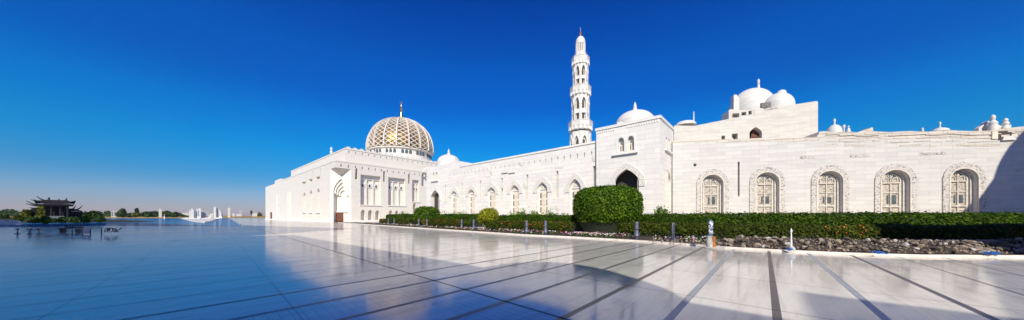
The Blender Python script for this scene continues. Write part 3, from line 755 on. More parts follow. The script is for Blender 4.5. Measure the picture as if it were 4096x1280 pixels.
# upper tier, set back
SB = 3.9
UC = HC+(dR+dL)*SB
uz = zat(590, UC.y)
UR = Face(UC, dR); UL = Face(UC+dL*(LLEN-SB), -dL)
for fc, ln_, nm, end in ((UR, RLEN-SB-6, 'upper_wall', 'R'), (UL, LLEN-SB, 'upper_wall', 'L')):
    hs = []; u_ = 1.0
    while u_ < ln_-1:
        hs.append([(u_-.14, uz-1.5), (u_+.14, uz-1.5), (u_+.14, uz-.8), (u_-.14, uz-.8)]); u_ += 1.9
    MB().body([(0, hz-.1), (ln_, hz-.1), (ln_, uz), (0, uz)], [(0, hs if end == 'R' else []), (0.5, [])], 2.0, sides=False).build(nm, M['hall'], root, fc.mat(root))
    mm = MB(); u_ = 0.3
    while u_ < ln_-1: mm.slab([(u_, uz), (u_+1.15, uz), (u_+1.15, uz+.18), (u_+.85, uz+.42), (u_+.3, uz+.42), (u_, uz+.18)], 0.02, 0.5); u_ += 1.9
    if end == 'R': build_each(mm, 'merlon', M['hall'], root, fc.mat(root))
    MB().box(0.0, ln_, -0.12, -0.003, uz-.45, uz-.15).build('upper_cornice', M['hall'], root, fc.mat(root))
rf = MB()
pl_ = [HC+dR*.3+dL*.3, HC+dR*(RLEN-.1)+dL*.3, HC+dR*(RLEN-.1)+dL*(LLEN-.1), HC+dR*.3+dL*(LLEN-.1)]
rf.floor_poly([tuple(p-HC) for p in pl_], hz-.15)
pl_ = [UC+dR*.3+dL*.3, UC+dR*(RLEN-SB-6.1)+dL*.3, UC+dR*(RLEN-SB-6.1)+dL*(LLEN-SB-.1), UC+dR*.3+dL*(LLEN-SB-.1)]
rf.floor_poly([tuple(p-HC) for p in pl_], uz-.15)
rf.build('roof', M['hall'], root)
MB().box(-.08, .08, -RLEN, 0, 0, hz).build('back_wall', M['hall'], root, Matrix.Translation(((dR*RLEN+dL*0).x, (dR*RLEN).y, 0)) @ Matrix.Rotation(math.atan2(dL.y, dL.x)-math.pi/2+math.pi, 4, 'Z'))
MB().lathe([(0.3, uz), (0.5, uz+.8), (0.2, uz+1.3), (0.4, uz+1.9), (0.05, uz+2.5)], 10, tuple((UL.pt(LLEN-SB-14, 0.5)-off).xy)).build('roof_knob', M['trim'], root, smooth=True)
# lower wings at the far left end
W1 = HL.p+HL.n*2.0
wl = (HL.u(1168)-HL.u(1098))
zw1 = HL.z(1135, 709); zw2 = HL.z(1080, 742)
uA, uB = HL.u(1062), HL.u(1099)
uM = HL.u(1166)
por = (HL.u(1122.5), HL.u(1136.5), 0.3, HL.z(1129, 832), HL.z(1129, 822))
big = (HL.u(1117), HL.u(1146), 0.0, HL.z(1131, 826), HL.z(1131, 808))
d2 = rect(HL, 1078, 1088.5, 849, 877)
MB().body([(uB, 0), (0, 0), (0, zw1), (uB, zw1)], [(0.001, [arch(*big)]), (0.12, [arch(*por)]), (0.3, [])], 14.0).build('wing_wall', M['hall'], root, mL)
MB().body([(uA, 0), (uB-.01, 0), (uB-.01, zw2), (uA, zw2)], [(0.001, [d2]), (0.5, [])], 14.0).build('end_wing_wall', M['hall'], root, mL)
MB().slab(arch(por[0]+.02, por[1]-.02, por[2]+.02, por[3], por[4]-.02), 0.10, 0.29).build('wing_door', M['wood'], root, mL)
MB().box(d2[0][0], d2[1][0], 0.3, 0.48, d2[0][1], d2[2][1]).build('end_door', M['wood'], root, mL)
pl = MB()
for x in (1108, 1152, 1160): pl.box(HL.u(x)-.5, HL.u(x)+.5, -0.35, -.002, 0, zw1*.62)
MB().box(uA, 0, -0.2, -0.003, 0, .5).build('wing_plinth', M['trim'], root, mL)
build_each(pl, 'pilaster', M['hall'], root, mL)
# the lattice dome
DD = 130.0
dcx = (1605-CX)/F*DD; rD = 273/2/F*DD*0.90; dbz = zat(612, DD); dtz = zat(480, DD)
dl = (dcx-HC.x, DD-HC.y)
def dome_pt(a, s, k=1.0):                      # s: 0 at the springing, 1 at the crown
    q = s*math.pi/2-0.10*(1-s)
    rr = rD*k*math.cos(q)**0.92 if q < math.pi/2 else 0
    zz = dbz+(dtz-dbz)*(math.sin(q)+0.10)/1.10 - (1-k)*rD*0.9
    return (dl[0]+rr*math.cos(a), dl[1]+rr*math.sin(a), zz)
dome = MB()
def bar(mb, pts, w, th):
    vs, fs = [], []
    c0 = Vector((dl[0], dl[1], dbz))
    for i, p in enumerate(pts):
        p = Vector(p); t = (Vector(pts[min(i+1, len(pts)-1)])-Vector(pts[max(i-1, 0)])).normalized()
        nn = (p-c0).normalized(); sd = t.cross(nn).normalized()
        for (a_, b_) in ((-w, -th), (w, -th), (w, th), (-w, th)): vs.append(p+sd*a_+nn*b_)
    for i in range(len(pts)-1):
        for k in range(4): fs.append((i*4+k, i*4+(k+1) % 4, i*4+4+(k+1) % 4, i*4+4+k))
    mb.add(vs, fs)
NL = 30
for k in range(NL):
    for sg in (-1, 1):
        bar(dome, [dome_pt(2*math.pi*(k+.5)/NL+sg*2.5*s, s) for s in np.linspace(0, 0.965, 40)], 0.125, 0.22)
lat = dome.build('lattice_dome', M['lattice'], root)
rb = MB()
for k in range(18): bar(rb, [dome_pt(2*math.pi*k/18+.06, s, 1.012) for s in np.linspace(0, 0.985, 18)], 0.22, 0.36)
build_each(rb, 'rib', M['lattice'], lat)
inn = MB(); prof = [(math.hypot(dome_pt(0, s, .93)[0]-dl[0], 0), dome_pt(0, s, .93)[2]) for s in np.linspace(0, 0.999, 22)]
inn.lathe(prof, 48, dl).build('inner_shell', M['bronze'], lat, smooth=True)
band = MB()
for k in range(18):
    a0 = 2*math.pi*(k+.5)/18+.06
    vs = []; fs = []
    for i, s in enumerate(np.linspace(0.06, 0.93, 14)):
        for d_ in (-.11, .11): vs.append(dome_pt(a0+d_*(1-.2*s), s, .945))
    fs = [(2*i, 2*i+1, 2*i+3, 2*i+2) for i in range(13)]
    band.add(vs, fs)
build_each(band, 'gilded_band', M['gold'], lat)
cap = MB().lathe([(2.2, dtz-.9), (1.9, dtz-.2), (1.2, dtz+.3), (.6, dtz+.5)], 20, dl).build('crown_ring', M['lattice'], lat, smooth=True)
rb0 = rD*1.005
drum = MB().lathe([(rb0-.8, hz+2), (rb0-.8, dbz-.5), (rb0-.1, dbz-.45), (rb0-.1, dbz-.1), (rb0-.9, dbz)], 64, dl).build('drum', M['hall'], root, smooth=True)
dwin = MB()
for k in range(54):
    if k % 4 == 3: continue
    a_ = 2*math.pi*k/54; c_, s__ = math.cos(a_), math.sin(a_); rr = rb0-.8
    q = MB().slab(arch(-.55, .55, dbz-2.6, dbz-1.7, dbz-1.0, False, 4), -0.14, 0.2)
    dwin.add([(dl[0]+c_*(rr-p[1])-s__*p[0], dl[1]+s__*(rr-p[1])+c_*p[0], p[2]) for p in q.v], q.f)
build_each(dwin, 'drum_window', M['glass'], drum)
dbr = MB().lathe([(rb0+.3, hz+2), (rb0+.3, dbz-3.6), (rb0-.7, dbz-3.3)], 64, dl).build('drum_base', M['hall'], root)
ft = zat(404, DD)
hgt = ft-dtz
fn = MB().lathe([(.62, dtz+.2), (.5, dtz+hgt*.35), (.3, dtz+hgt*.42), (.66, dtz+hgt*.50), (.3, dtz+hgt*.56), (.52, dtz+hgt*.63), (.18, dtz+hgt*.70), (.16, dtz+hgt*.82)], 14, dl)
fn.tube([(dl[0]+.5*math.cos(q), dl[1], dtz+hgt*.93+.5*math.sin(q)) for q in np.linspace(R(120), R(420), 12)], [0.05]+[.16]*10+[.05], 6)
fn.build('finial', M['gold'], root, smooth=True)

# ------------------------------------------------------------------ old wall at right
OW = Face((21.7, 38.2), (0.971, -0.239))
root = thing('weathered_wall', 'long weathered marble wall with five round arched windows right of the gatehouse', 'building', OW.pt(0), OW.ang)
tops = [(2690, 574), (2700, 572), (3268, 566), (3300, 552), (3480, 553), (3600, 551), (3800, 549), (3960, 548), (4096, 540), (4400, 525)]
OW0 = OW.u(2691)
tp = [(OW.u(x), OW.z(x, y)) for x, y in tops]; tp[0] = (OW0, tp[0][1])
uend = tp[-1][0]
OH = []
ow = []
for xa, xb, yt in ((2806.5, 2892, 699), (3020, 3114.5, 689.5), (3268.5, 3368.5, 684.5), (3524, 3636, 680), (3798, 3908, 675)):
    xm = (xa+xb)/2; r = (OW.u(xb)-OW.u(xa))/2
    zt_ = OW.z(xm, yt); ow.append((OW.u(xa), OW.u(xb), 0.8, zt_-r*1.0, zt_))
slit = rect(OW, 2951, 2958.5, 647, 786)
OH = [arch(*a, pointed=False) for a in ow]+[slit]
out = [(OW0, 0), (uend, 0)]+list(reversed(tp))
MB().body(out, [(0, OH), (0.6, [])], 6.0).build('wall', M['old'], root)
for k, a in enumerate(ow):
    mullion_window(root, None, a, 0.6, (k*7) % 3)
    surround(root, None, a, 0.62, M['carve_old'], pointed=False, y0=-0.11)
    ring(MB(), arch(a[0]-.14, a[1]+.14, a[2], a[3], a[4]+.14, False), arch(a[0]-.001, a[1]+.001, a[2], a[3], a[4]+.001, False), -0.15, -0.112).build('arch_moulding', M['trim_old'], root)
# rough upper courses, irregular along the top
rs = random.Random(3)
tp2 = [(2690, 564), (2800, 562), (2900, 556), (3000, 558), (3268, 548), (3280, 526), (3300, 524), (3370, 529), (3400, 526), (3440, 531), (3490, 524), (3560, 528), (3640, 524), (3720, 525), (3800, 520), (3880, 524), (3960, 522), (4030, 512), (4096, 505), (4400, 495)]
t2 = []
for i, (x, y) in enumerate(tp2):
    t2.append((OW.u(x), OW.z(x, y)))
t2[0] = (OW0, t2[0][1])
fine = []
for i in range(len(t2)-1):
    nn = max(2, int((t2[i+1][0]-t2[i][0])/0.7))
    for k in range(nn):
        f = k/nn; fine.append((t2[i][0]+(t2[i+1][0]-t2[i][0])*f, t2[i][1]+(t2[i+1][1]-t2[i][1])*f+rs.uniform(-.02, .025)))
fine.append(t2[-1])
MB().slab(list(tp)+list(reversed(fine)), 0.05, 5.0).build('rough_courses', M['oldtop'], root)
# small blocks standing proud in the rough courses
pb = MB()
for i in range(110):
    uu = rs.uniform(tp[2][0]+.5, tp[-2][0]); zz = float(np.interp(uu, [q[0] for q in t2], [q[1] for q in t2]))-rs.choice([.45, .45, .85, 1.25, 1.7])
    pb.box(uu, uu+rs.uniform(.5, 1.6), -rs.uniform(.01, .035), 0.04, zz, zz+rs.uniform(.10, .22))
build_each(pb, 'projecting_block', M['oldtop'], root)
for x0, x1, y in ((3200, 3262, 630), (3400, 3480, 624), (3680, 3782, 615), (4060, 4092, 682)):
    MB().box(OW.u(x0), OW.u(x1), -0.03, -0.002, OW.z(x0, y)-.16, OW.z(x0, y)+.16).build('inscription_panel', M['carve_old'], root)
kn = MB().lathe([(.18, 0), (.16, .1), (.05, .16)], 10); kn.build('wall_boss', M['steel_dark'], root, Matrix.Translation((OW.u(2780), -.001, OW.z(2780, 659))) @ Matrix.Rotation(R(90), 4, 'X'))
# things along its top: low dome with pole, knobs, gable, turrets
def lat_part(name, x, back, prof_px, mat, par=None, n=20):
    u0 = OW.u(x, back); prof = [(w_/F*(OW.pt(u0, back).y)*cosv(x), OW.z(x, y, back)) for w_, y in prof_px]
    return MB().lathe(prof, n, (u0, back)).build(name, mat, par or root, smooth=True)
lat_part('low_dome', 2742, 6.5, [(44, 503), (42, 497), (32, 489), (16, 485), (1, 484)], M['dome'])
lat_part('pole', 2775, 6.2, [(3.6, 505), (2.8, 470), (2.4, 452), (3.2, 449), (.5, 446)], M['dome'])
lat_part('roof_dome', 3338, 1.0, [(33, 534), (32, 524), (27, 511), (16, 502), (5, 499), (3.2, 490), (6, 484), (5, 478), (1, 474)], M['dome'])
lat_part('roof_knob', 3376, .8, [(4, 535), (3.5, 512), (7, 508), (6, 502), (1, 498)], M['dome'])
lat_part('roof_knob', 3394, .8, [(9, 535), (8, 518), (3, 512), (5, 506), (.5, 502)], M['dome'])
gb = [(OW.u(x, 1), OW.z(x, y, 1)) for x, y in ((3415, 536), (3495, 536), (3492, 512), (3487, 508), (3483, 513), (3450, 522))]
MB().slab(gb, 1.0, 2.2).build('gable', M['oldtop'], root)
lat_part('roof_knob', 3690, .8, [(7, 530), (6, 520), (4, 513), (1, 510)], M['dome'])
lat_part('roof_dome', 3760, 1.2, [(42, 526), (38, 520), (24, 514), (8, 511), (4.5, 510), (3, 500), (5.5, 496), (5, 491), (.8, 486)], M['dome'])
tb = [(OW.u(x, 1.5), OW.z(x, y, 1.5)) for x, y in ((3915, 530), (4045, 530), (4045, 498), (4010, 505), (3955, 483), (3952, 484), (3915, 512))]
MB().slab(tb, 1.5, 1.9).build('turret_base', M['dome'], root)
tw = lat_part('turret', 3972, 1.0, [(24, 522), (25, 510), (19, 500), (23, 492), (13, 484), (9, 480), (13, 472), (11, 464), (3, 459)], M['dome'])
lat_part('turret', 4023, .9, [(20, 520), (21, 510), (13, 502), (18, 494), (10, 486), (13, 481), (9, 476), (2, 472)], M['dome'])
u0, u1 = OW.u(3990), OW.u(4046)
MB().box(u0, u1, -0.02, 0.045, OW.z(4020, 560), OW.z(4020, 524)).build('broken_window', M['shade'], root)
MB().box(u0-.5, u0-.05, -0.1, 0.045, OW.z(3980, 556), OW.z(3980, 526)).build('timber_post', M['tan'], root)
MB().slab([(u0+.2, OW.z(4020, 562)), (u0+1.3, OW.z(4020, 562)), (u0+.9, OW.z(4020, 545)), (u0+.3, OW.z(4020, 548))], -0.2, -0.03).build('broken_stone', M['dome'], root)

# ------------------------------------------------------------------ upper block behind the old wall
BKU = 5.2
BW = Face(OW.pt(0, BKU).xy, OW.d)
root = thing('domed_block', 'white upper block with two domes rising behind the weathered wall', 'building', BW.pt(0), BW.ang)
top_pts = [(2696, 502), (2780, 503), (2915, 476), (2915, 441), (2922, 437), (3012, 442), (3190, 416), (3266, 404), (3270, 406)]
bt = [(BW.u(x), BW.z(x, y)) for x, y in top_pts]
ur = BW.u(3272)
out = [(bt[0][0], 4), (ur, 4), (ur, BW.z(3272, 406))]+list(reversed(bt))
aw = (BW.u(2998), BW.u(3048), BW.z(3022, 553), BW.z(3022, 532), BW.z(3022, 508))
hl = [rect(BW, 2929, 2957, 453, 470), rect(BW, 2966, 2985, 448, 461), rect(BW, 2994, 3007, 443, 458), rect(BW, 3013, 3018, 440, 457),
      rect(BW, 2886, 2900, 542, 561), rect(BW, 2927, 2951, 534, 557), arch(*aw)]
MB().body(out, [(0, hl), (1.3, [])], 2.2).build('wall', M['block'], root)
MB().box(BW.u(2985), ur-.3, 2.21, 11, 4, BW.z(3012, 446)).build('rear_wall', M['block'], root)
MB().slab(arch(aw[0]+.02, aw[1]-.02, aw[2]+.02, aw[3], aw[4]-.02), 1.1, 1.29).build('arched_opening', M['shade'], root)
stp = MB()
for k in range(6):
    zz = aw[2]+(aw[4]-aw[2])*k/7; stp.box(aw[0]+.35+k*.08, aw[1]-.1, 0.5+.08*k, 1.09, zz, zz+.16)
build_each(stp, 'louvre', M['wood'], root)
for q in hl[4:6]:
    p_ = MB().box(q[0][0]+.03, q[1][0]-.03, 1.0, 1.29, q[0][1]+.03, q[2][1]-.03).build('window_pane', M['shade'], root)
    x0, x1 = q[0][0], q[1][0]
    MB().box(x0+(x1-x0)*.42, x0+(x1-x0)*.58, 0.6, 0.99, q[0][1], q[2][1]).build('mullion', M['trim'], p_)
for q in hl[:4]:
    MB().box(q[0][0]+.03, q[1][0]-.03, 0.9, 1.29, q[0][1]+.03, q[2][1]-.03).build('attic_panel', M['tan'], root)
cn = MB()
for x0, x1, y0_, y1_ in ((3020, 3190, 440, 412),):
    cn.slab([(BW.u(3060), BW.z(3060, 440)), (BW.u(3110), BW.z(3110, 433)), (BW.u(3110), BW.z(3110, 427)), (BW.u(3060), BW.z(3060, 434))], -0.06, -.002)
cn.build('frieze', M['carve_old'], root)
def bdome(name, x, back, half, yb, yt, sharp=0.92):
    u0 = BW.u(x, back); d = BW.pt(u0, back).y; r_ = half/F*d*cosv(x); zb_ = BW.z(x, yb, back); zt_ = BW.z(x, yt, back)
    prof = [(r_, zb_-3), (r_, zb_)]+[(r_*math.cos(q), zb_+(zt_-zb_)*math.sin(q)**sharp) for q in np.linspace(.08, 1.555, 14)]
    return MB().lathe(prof, 40, (u0, back)).build(name, M['dome'], root, smooth=True), u0, zt_, d
d1, u0, zt_, d = bdome('dome', 3006, 6.0, 98, 448, 357)
def px(v): return v/F*d
MB().lathe([(px(5.5), zt_-.1), (px(4), zt_+px(14)), (px(3), zt_+px(18)), (px(5), zt_+px(22)), (px(3.5), zt_+px(27)), (px(4.5), zt_+px(30)), (px(3.5), zt_+px(35)), (px(.5), zt_+px(39))], 14, (BW.u(3034, 6), 6.0)).build('finial', M['dome'], d1, smooth=True)
d2_, u0, zt_, d = bdome('small_dome', 3112, 3.0, 68, 430, 374)
MB().lathe([(px(15), zt_-px(9)), (px(15), zt_+px(2)), (px(11), zt_+px(9)), (px(4), zt_+px(13)), (px(.5), zt_+px(13.6))], 16, (BW.u(3126, 3), 3.0)).build('lantern_knob', M['dome'], d2_, smooth=True)
cs = [(BW.u(x, 4), BW.z(x, y, 4)) for x, y in ((2935, 440), (2957, 440), (2957, 392), (2944, 377), (2935, 380))]
MB().slab(cs, 4.0, 5.0).build('horn', M['dome'], root)
MB().box(BW.u(3044, 1), BW.u(3082, 1), 0.9, 1.2, BW.z(3060, 430, 1), BW.z(3060, 411, 1)).build('roof_vent', M['grille'], root)
fl_ = MB().lathe([(2.6, 4), (2.5, BW.z(2742, 520)), (1.2, BW.z(2742, 500))], 12, (BW.u(2748, 1), .5)); 

# ------------------------------------------------------------------ buildings and added blocks outside the frame that shade the plaza
H_ = 12.0
PB = 5.6
BF = Face(-dR*PB, dL)           # seen from the plaza: x runs to the left end... faces +dR
root = thing('shade_arcade', 'white arcade outside the frame behind the viewpoint, its dome shadowing the plaza', 'building', (0, 0, 0), 0)
def along(a, p): q = dL*a+dR*p; return Vector((q.x, q.y, 0))
Rm = Matrix.Rotation(math.atan2(-dL.y, -dL.x), 4, 'Z')      # local x = -dL, local y = dR
b = MB(); b.box(-22.5, 60, -PB-6, -PB-.6, 0, H_)
b.build('wall', M['wall'], root, Rm)
b = MB()
for k in range(20):
    u0 = -21.8+k*4.2
    b.box(u0, u0+.9, -PB-.598, -PB, 0, H_-2)
b.box(-22.5, 60, -PB-.6, -PB, H_-1.998, H_)
b.build('colonnade', M['wall'], root, Rm)
dm = MB().lathe([(2.7, H_-.1), (2.6, H_+.3)]+[(2.45*math.cos(q), H_+.3+2.1*math.sin(q)) for q in np.linspace(.1, 1.5, 10)]+[(.15, H_+2.6), (.05, H_+3.2)], 24, (6.0, -PB-1.0)).build('dome', M['dome'], root, Rm, smooth=True)
b = MB(); b.box(13.4, 60, -PB-6, -PB-1.5, H_+.002, H_+4.0); b.build('upper_storey', M['wall'], root, Rm)
MB().lathe([(4.2, H_+4.1)]+[(4.2*math.cos(q), H_+4.2+3.6*math.sin(q)) for q in np.linspace(0, 1.5, 10)], 28, (22, -PB-4)).build('upper_dome', M['dome'], root, Rm, smooth=True)
MB().box(21, 60, -PB-9, -PB-6.01, 0, 21).build('rear_shade_block', M['wall'], root, Rm)  # tall unseen block added to shade the right of the floor
root = thing('left_shade_block', 'plain white block added outside the frame at left to shade the lake end of the plaza', 'building', (-22.5, 11.6, 0), math.atan2(44, -88))  # unseen block, added to cast shade over the left floor
MB().box(0, 105, 0.2, 9, 0, 21).build('wall', M['wall'], root)
MB().box(0, 105, -.1, 9.2, 21.002, 21.6).build('cornice', M['trim'], root)
root = thing('hedge_shade_block', 'white block added outside the frame at right to shade the far end of the hedges', 'building', (20.5, 0, 0), 0)  # unseen block, added to darken the right end of the hedges
MB().box(0, 43, 0, 4, 0, 11.6).build('wall', M['wall'], root); MB().box(-.2, 43.2, -.2, 4.2, 11.602, 12.1).build('cornice', M['trim'], root)
root = thing('side_tower', 'white domed tower outside the frame at right, shading the end of the wall', 'building', (57.2, 9, 0), 0)
MB().lathe([(10.5, 0), (10.5, 14.5), (7.9, 18.9), (7.0, 20.6)], 32).build('wall', M['wall'], root)
MB().lathe([(7.0, 20.2)]+[(6.75*math.cos(q), 20.5+6.75*math.sin(q)) for q in np.linspace(.05, 1.55, 14)], 40).build('dome', M['dome'], root, smooth=True)
# ------------------------------------------------------------------ plants
def leaf_quads(P, Nn, size, tilt=0.9, aspect=0.5, seed=0, up=0.0):
    """one small rhombic leaf per point, tilted at random round the surface normal"""
    r = np.random.default_rng(seed); n = len(P)
    Nn = Nn+r.normal(0, tilt, (n, 3))*0.6; Nn[:, 2] += up
    Nn /= np.linalg.norm(Nn, axis=1)[:, None]+1e-9
    t = np.cross(Nn, r.normal(0, 1, (n, 3))); t /= np.linalg.norm(t, axis=1)[:, None]+1e-9
    b = np.cross(Nn, t); s = size*r.uniform(.6, 1.35, n)[:, None]
    q = np.stack([P-t*s, P+b*s*aspect+Nn*s*.12, P+t*s, P-b*s*aspect+Nn*s*.12], 1).reshape(-1, 3)
    f = np.arange(4*n).reshape(-1, 4)
    return q, f
def np_mesh(name, q, f, mat, parent=None):
    me = bpy.data.meshes.new(name); me.from_pydata(q.tolist(), [], f.tolist()); me.update()
    for mm in (mat if isinstance(mat, (list, tuple)) else [mat]): me.materials.append(mm)
    o = bpy.data.objects.new(name, me); COL.objects.link(o)
    if parent: o.parent = parent
    return o
def lumps(P, amp, sc, seed):
    r = np.random.default_rng(seed); out = np.zeros(len(P))
    for k in range(5):
        w = r.normal(0, 1, 3)*sc*(1+.6*k); out += np.sin(P @ w+r.uniform(0, 6.28))/(1+.5*k)
    return amp*out/2.2
def hedge(path, width, height, label, mat, dens, leaf, seed, group, blossoms=0, blossom_mats=None, shag=0.0, z0=0.06, name='hedge'):
    r = np.random.default_rng(seed)
    P = np.array([(p[0], p[1]) for p in path], float)
    for _ in range(3):                                     # round the bends
        q = np.empty((2*len(P), 2)); q[0] = P[0]; q[-1] = P[-1]; q[1:-1:2] = .75*P[:-1]+.25*P[1:]; q[2:-1:2] = .25*P[:-1]+.75*P[1:]; P = q
    seg = np.diff(P, axis=0); L = np.linalg.norm(seg, axis=1); cum = np.r_[0, np.cumsum(L)]; tot = cum[-1]
    base = P.mean(0)
    def surf(s, a, k=1.0):
        """s along, a in [0,1] over the section from the front foot over the top to the rear foot"""
        i = np.clip(np.searchsorted(cum, s, 'right')-1, 0, len(L)-1); t = seg[i]/L[i][:, None]; c = P[i]+t*(s-cum[i])[:, None]
        nrm = np.stack([t[:, 1], -t[:, 0]], 1)
        e = np.minimum(s, tot-s); cap = np.sqrt(np.clip(1-(1-np.clip(e/(width*.55), 0, 1))**2, 0, 1)); cap = .25+.75*cap
        q = (a-.5)*math.pi*1.0
        ex = np.sign(np.sin(q))*np.abs(np.sin(q))**0.45; ez = np.abs(np.cos(q))**0.42
        w = width/2*k*cap*(0.86+.14*np.clip(ez, 0, 1)); h = height*k*(.80+.20*cap)
        pos = np.stack([c[:, 0]+nrm[:, 0]*(-ex)*w, c[:, 1]+nrm[:, 1]*(-ex)*w, z0+ez*h], 1)
        no = np.stack([nrm[:, 0]*-np.sin(q), nrm[:, 1]*-np.sin(q), np.cos(q)+.1], 1)
        dsg = np.where(s < tot/2, -1, 1)*(1-np.clip(e/(width*.5), 0, 1))
        no[:, 0] += t[:, 0]*dsg; no[:, 1] += t[:, 1]*dsg
        no /= np.linalg.norm(no, axis=1)[:, None]
        return pos, no
    area = tot*(2*height+width)
    n = int(area*dens)
    s = r.uniform(0, tot, n); a = np.clip(.5+.5*np.sign(r.uniform(-1, 1, n))*r.uniform(0, 1, n)**0.8, 0, 1)
    pos, no = surf(s, a); pos = pos+no*(lumps(pos, .07, 1.3, seed)+r.normal(0, .035, n)-.02)[:, None]
    if shag:
        m_ = (a > .35) & (a < .65) & (r.uniform(0, 1, n) < .5); pos[m_, 2] += r.exponential(shag, m_.sum())
    o3 = np.array([base[0], base[1], 0.0])
    root = bpy.data.objects.new(name, None); COL.objects.link(root); root.location = o3; tag(root, label, 'hedge', group)
    kz = r.uniform(0, 1, len(pos)) < np.clip(.35+1.1*(pos[:, 2]-z0)/height, 0, 1); pos, no = pos[kz], no[kz]
    q, f = leaf_quads(pos-o3, no, leaf, tilt=.7, seed=seed, up=.25); np_mesh('foliage', q, f, mat, root)
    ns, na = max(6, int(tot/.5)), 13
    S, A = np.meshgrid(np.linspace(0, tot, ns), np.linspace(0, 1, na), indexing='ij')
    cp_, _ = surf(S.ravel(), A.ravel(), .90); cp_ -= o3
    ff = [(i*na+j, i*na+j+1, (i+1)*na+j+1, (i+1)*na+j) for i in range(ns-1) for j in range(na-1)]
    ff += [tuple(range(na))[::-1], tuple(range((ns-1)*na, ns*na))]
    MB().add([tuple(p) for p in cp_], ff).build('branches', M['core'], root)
    if blossoms:
        cl = r.uniform(0, tot, max(2, int(blossoms/9))); s = np.clip(r.choice(cl, blossoms)+r.normal(0, .35, blossoms), .2, tot-.2); a = r.uniform(.58, .95, blossoms)
        side = a
        pos, no = surf(s, 1-side); pos = pos+no*.07
        q, f = leaf_quads(pos-o3, no, leaf*.48, tilt=.5, aspect=.8, seed=seed+9)
        bo = np_mesh('blossoms', q, f, blossom_mats or [M['orange']], root); bo['kind'] = 'stuff'
    return root
def topiary(name, label, c, rx, rz, zc, mat, dens, leaf, seed, trunk=True, low=-1.0, ex=0.75):
    r = np.random.default_rng(seed)
    T = np.linspace(-math.pi/2, math.pi/2, 400); rr = rx*np.abs(np.cos(T))**ex; zz_ = rz*np.sign(np.sin(T))*np.abs(np.sin(T))**ex
    ds = np.hypot(np.diff(rr), np.diff(zz_)); am = ds*(rr[:-1]+rr[1:])/2; keep = zz_[:-1] > low*rz; am = am*keep
    n = int(dens*am.sum()*2*math.pi); i_ = r.choice(len(am), n, p=am/am.sum()); a = r.uniform(0, 2*math.pi, n); f_ = r.uniform(0, 1, n)
    R_ = rr[i_]+(rr[i_+1]-rr[i_])*f_; Z_ = zz_[i_]+(zz_[i_+1]-zz_[i_])*f_; nr = (zz_[i_+1]-zz_[i_])/(ds[i_]+1e-9); nz_ = -(rr[i_+1]-rr[i_])/(ds[i_]+1e-9)
    pos = np.stack([R_*np.cos(a), R_*np.sin(a), Z_], 1); no = np.stack([nr*np.cos(a), nr*np.sin(a), nz_], 1)
    pos = pos+no*(lumps(pos, .10, 1.0, seed)+r.normal(-.02, .085, len(pos)))[:, None]; pos[:, 2] += zc
    root = thing(name, label, 'topiary', (c[0], c[1], 0.06))
    q, f = leaf_quads(pos, no, leaf, tilt=.8, seed=seed, up=.15); np_mesh('crown', q, f, mat, root)
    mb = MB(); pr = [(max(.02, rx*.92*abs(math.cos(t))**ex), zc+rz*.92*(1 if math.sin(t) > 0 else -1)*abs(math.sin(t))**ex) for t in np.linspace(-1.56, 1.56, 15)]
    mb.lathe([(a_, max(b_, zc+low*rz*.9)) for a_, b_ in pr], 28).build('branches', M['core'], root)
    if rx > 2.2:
        sk = MB().lathe([(rx*.70, -.05), (rx*.78, (zc-rz)*.6+.1), (rx*.86, max(.3, zc-rz+.35))], 22); sk.build('crown_shade_cone', M['core'], root)  # dark solid cone standing for the deep shade beneath the crown
    if trunk:
        tb_ = MB(); h = zc
        tb_.tube([(0, 0, -.06), (.05, .02, h*.3), (-.04, 0, h)], [.17, .13, .10], 8)
        for k in range(5):
            a_ = k*1.3; tb_.tube([(0, 0, h*.25), (.35*rx*math.cos(a_), .35*rx*math.sin(a_), h*.75)], [.09, .05], 6)
        tb_.build('trunk', M['bark'], root)
    return root
def lp(a, p): q = -dL*a+dR*p; return (q.x, q.y)         # along the wall, away from the viewer
def la_(X, p):                                            # along-coordinate of picture column X on the line p
    r = Vector(((X-CX)/F, 1)); k = p/r.dot(dR); return (r*k).dot(-dL)
FG, BG = 'flowering hedges in the front row', 'taller clipped hedges in the back row'
PF = 24.9
def row(x0, x1, p): a0, a1 = la_(x0, p), la_(x1, p); return [lp(a0+(a1-a0)*k/4, p) for k in range(5)]
hedge(row(1530, 1655, PF+2.0), 2.2, 1.15, 'short dark front hedge at the far left end of the planted bed', M['flowerhedge'], 70, .13, 11, FG, 10)
hedge(row(1683, 1893, PF), 2.0, 1.15, 'front hedge with orange blossom between green dome topiary and golden topiary', M['flowerhedge'], 110, .11, 12, FG, 60)
hedge(row(1946, 2294, PF-.6), 1.9, 1.08, 'front hedge with orange blossom between golden topiary and huge topiary', M['flowerhedge'], 170, .10, 13, FG, 60)
p4 = [Vector(p+(0,)) for p in row(2472, 2960, PF-.1)]
p4 = [(p.x, p.y) for p in p4]+[(18.3, 17.9), (21, 17.2), (24.5, 17.0), (29, 17.2), (36, 18)]
hedge(p4, 1.9, 1.08, 'very long front hedge sparsely dotted with orange blossom above the stone bank', M['flowerhedge'], 230, .085, 14, FG, 34)
hedge(row(1556, 1668, PF+6), 2.4, 2.05, 'short back hedge left of the green dome topiary', M['hedge'], 60, .15, 15, BG)
hedge(row(1722, 1925, PF+4.5), 2.4, 1.95, 'back hedge between green dome topiary and golden topiary', M['hedge'], 80, .13, 16, BG, shag=.03)
hedge(row(1985, 2380, PF+4.0), 2.2, 1.72, 'back hedge below the arcade windows left of the huge topiary', M['hedge'], 110, .12, 17, BG, shag=.05)
p5 = row(2556, 2960, PF+4.2)+[(20.5, 22.2), (24, 20.9), (28, 20.6), (33, 20.8), (42, 21.6)]
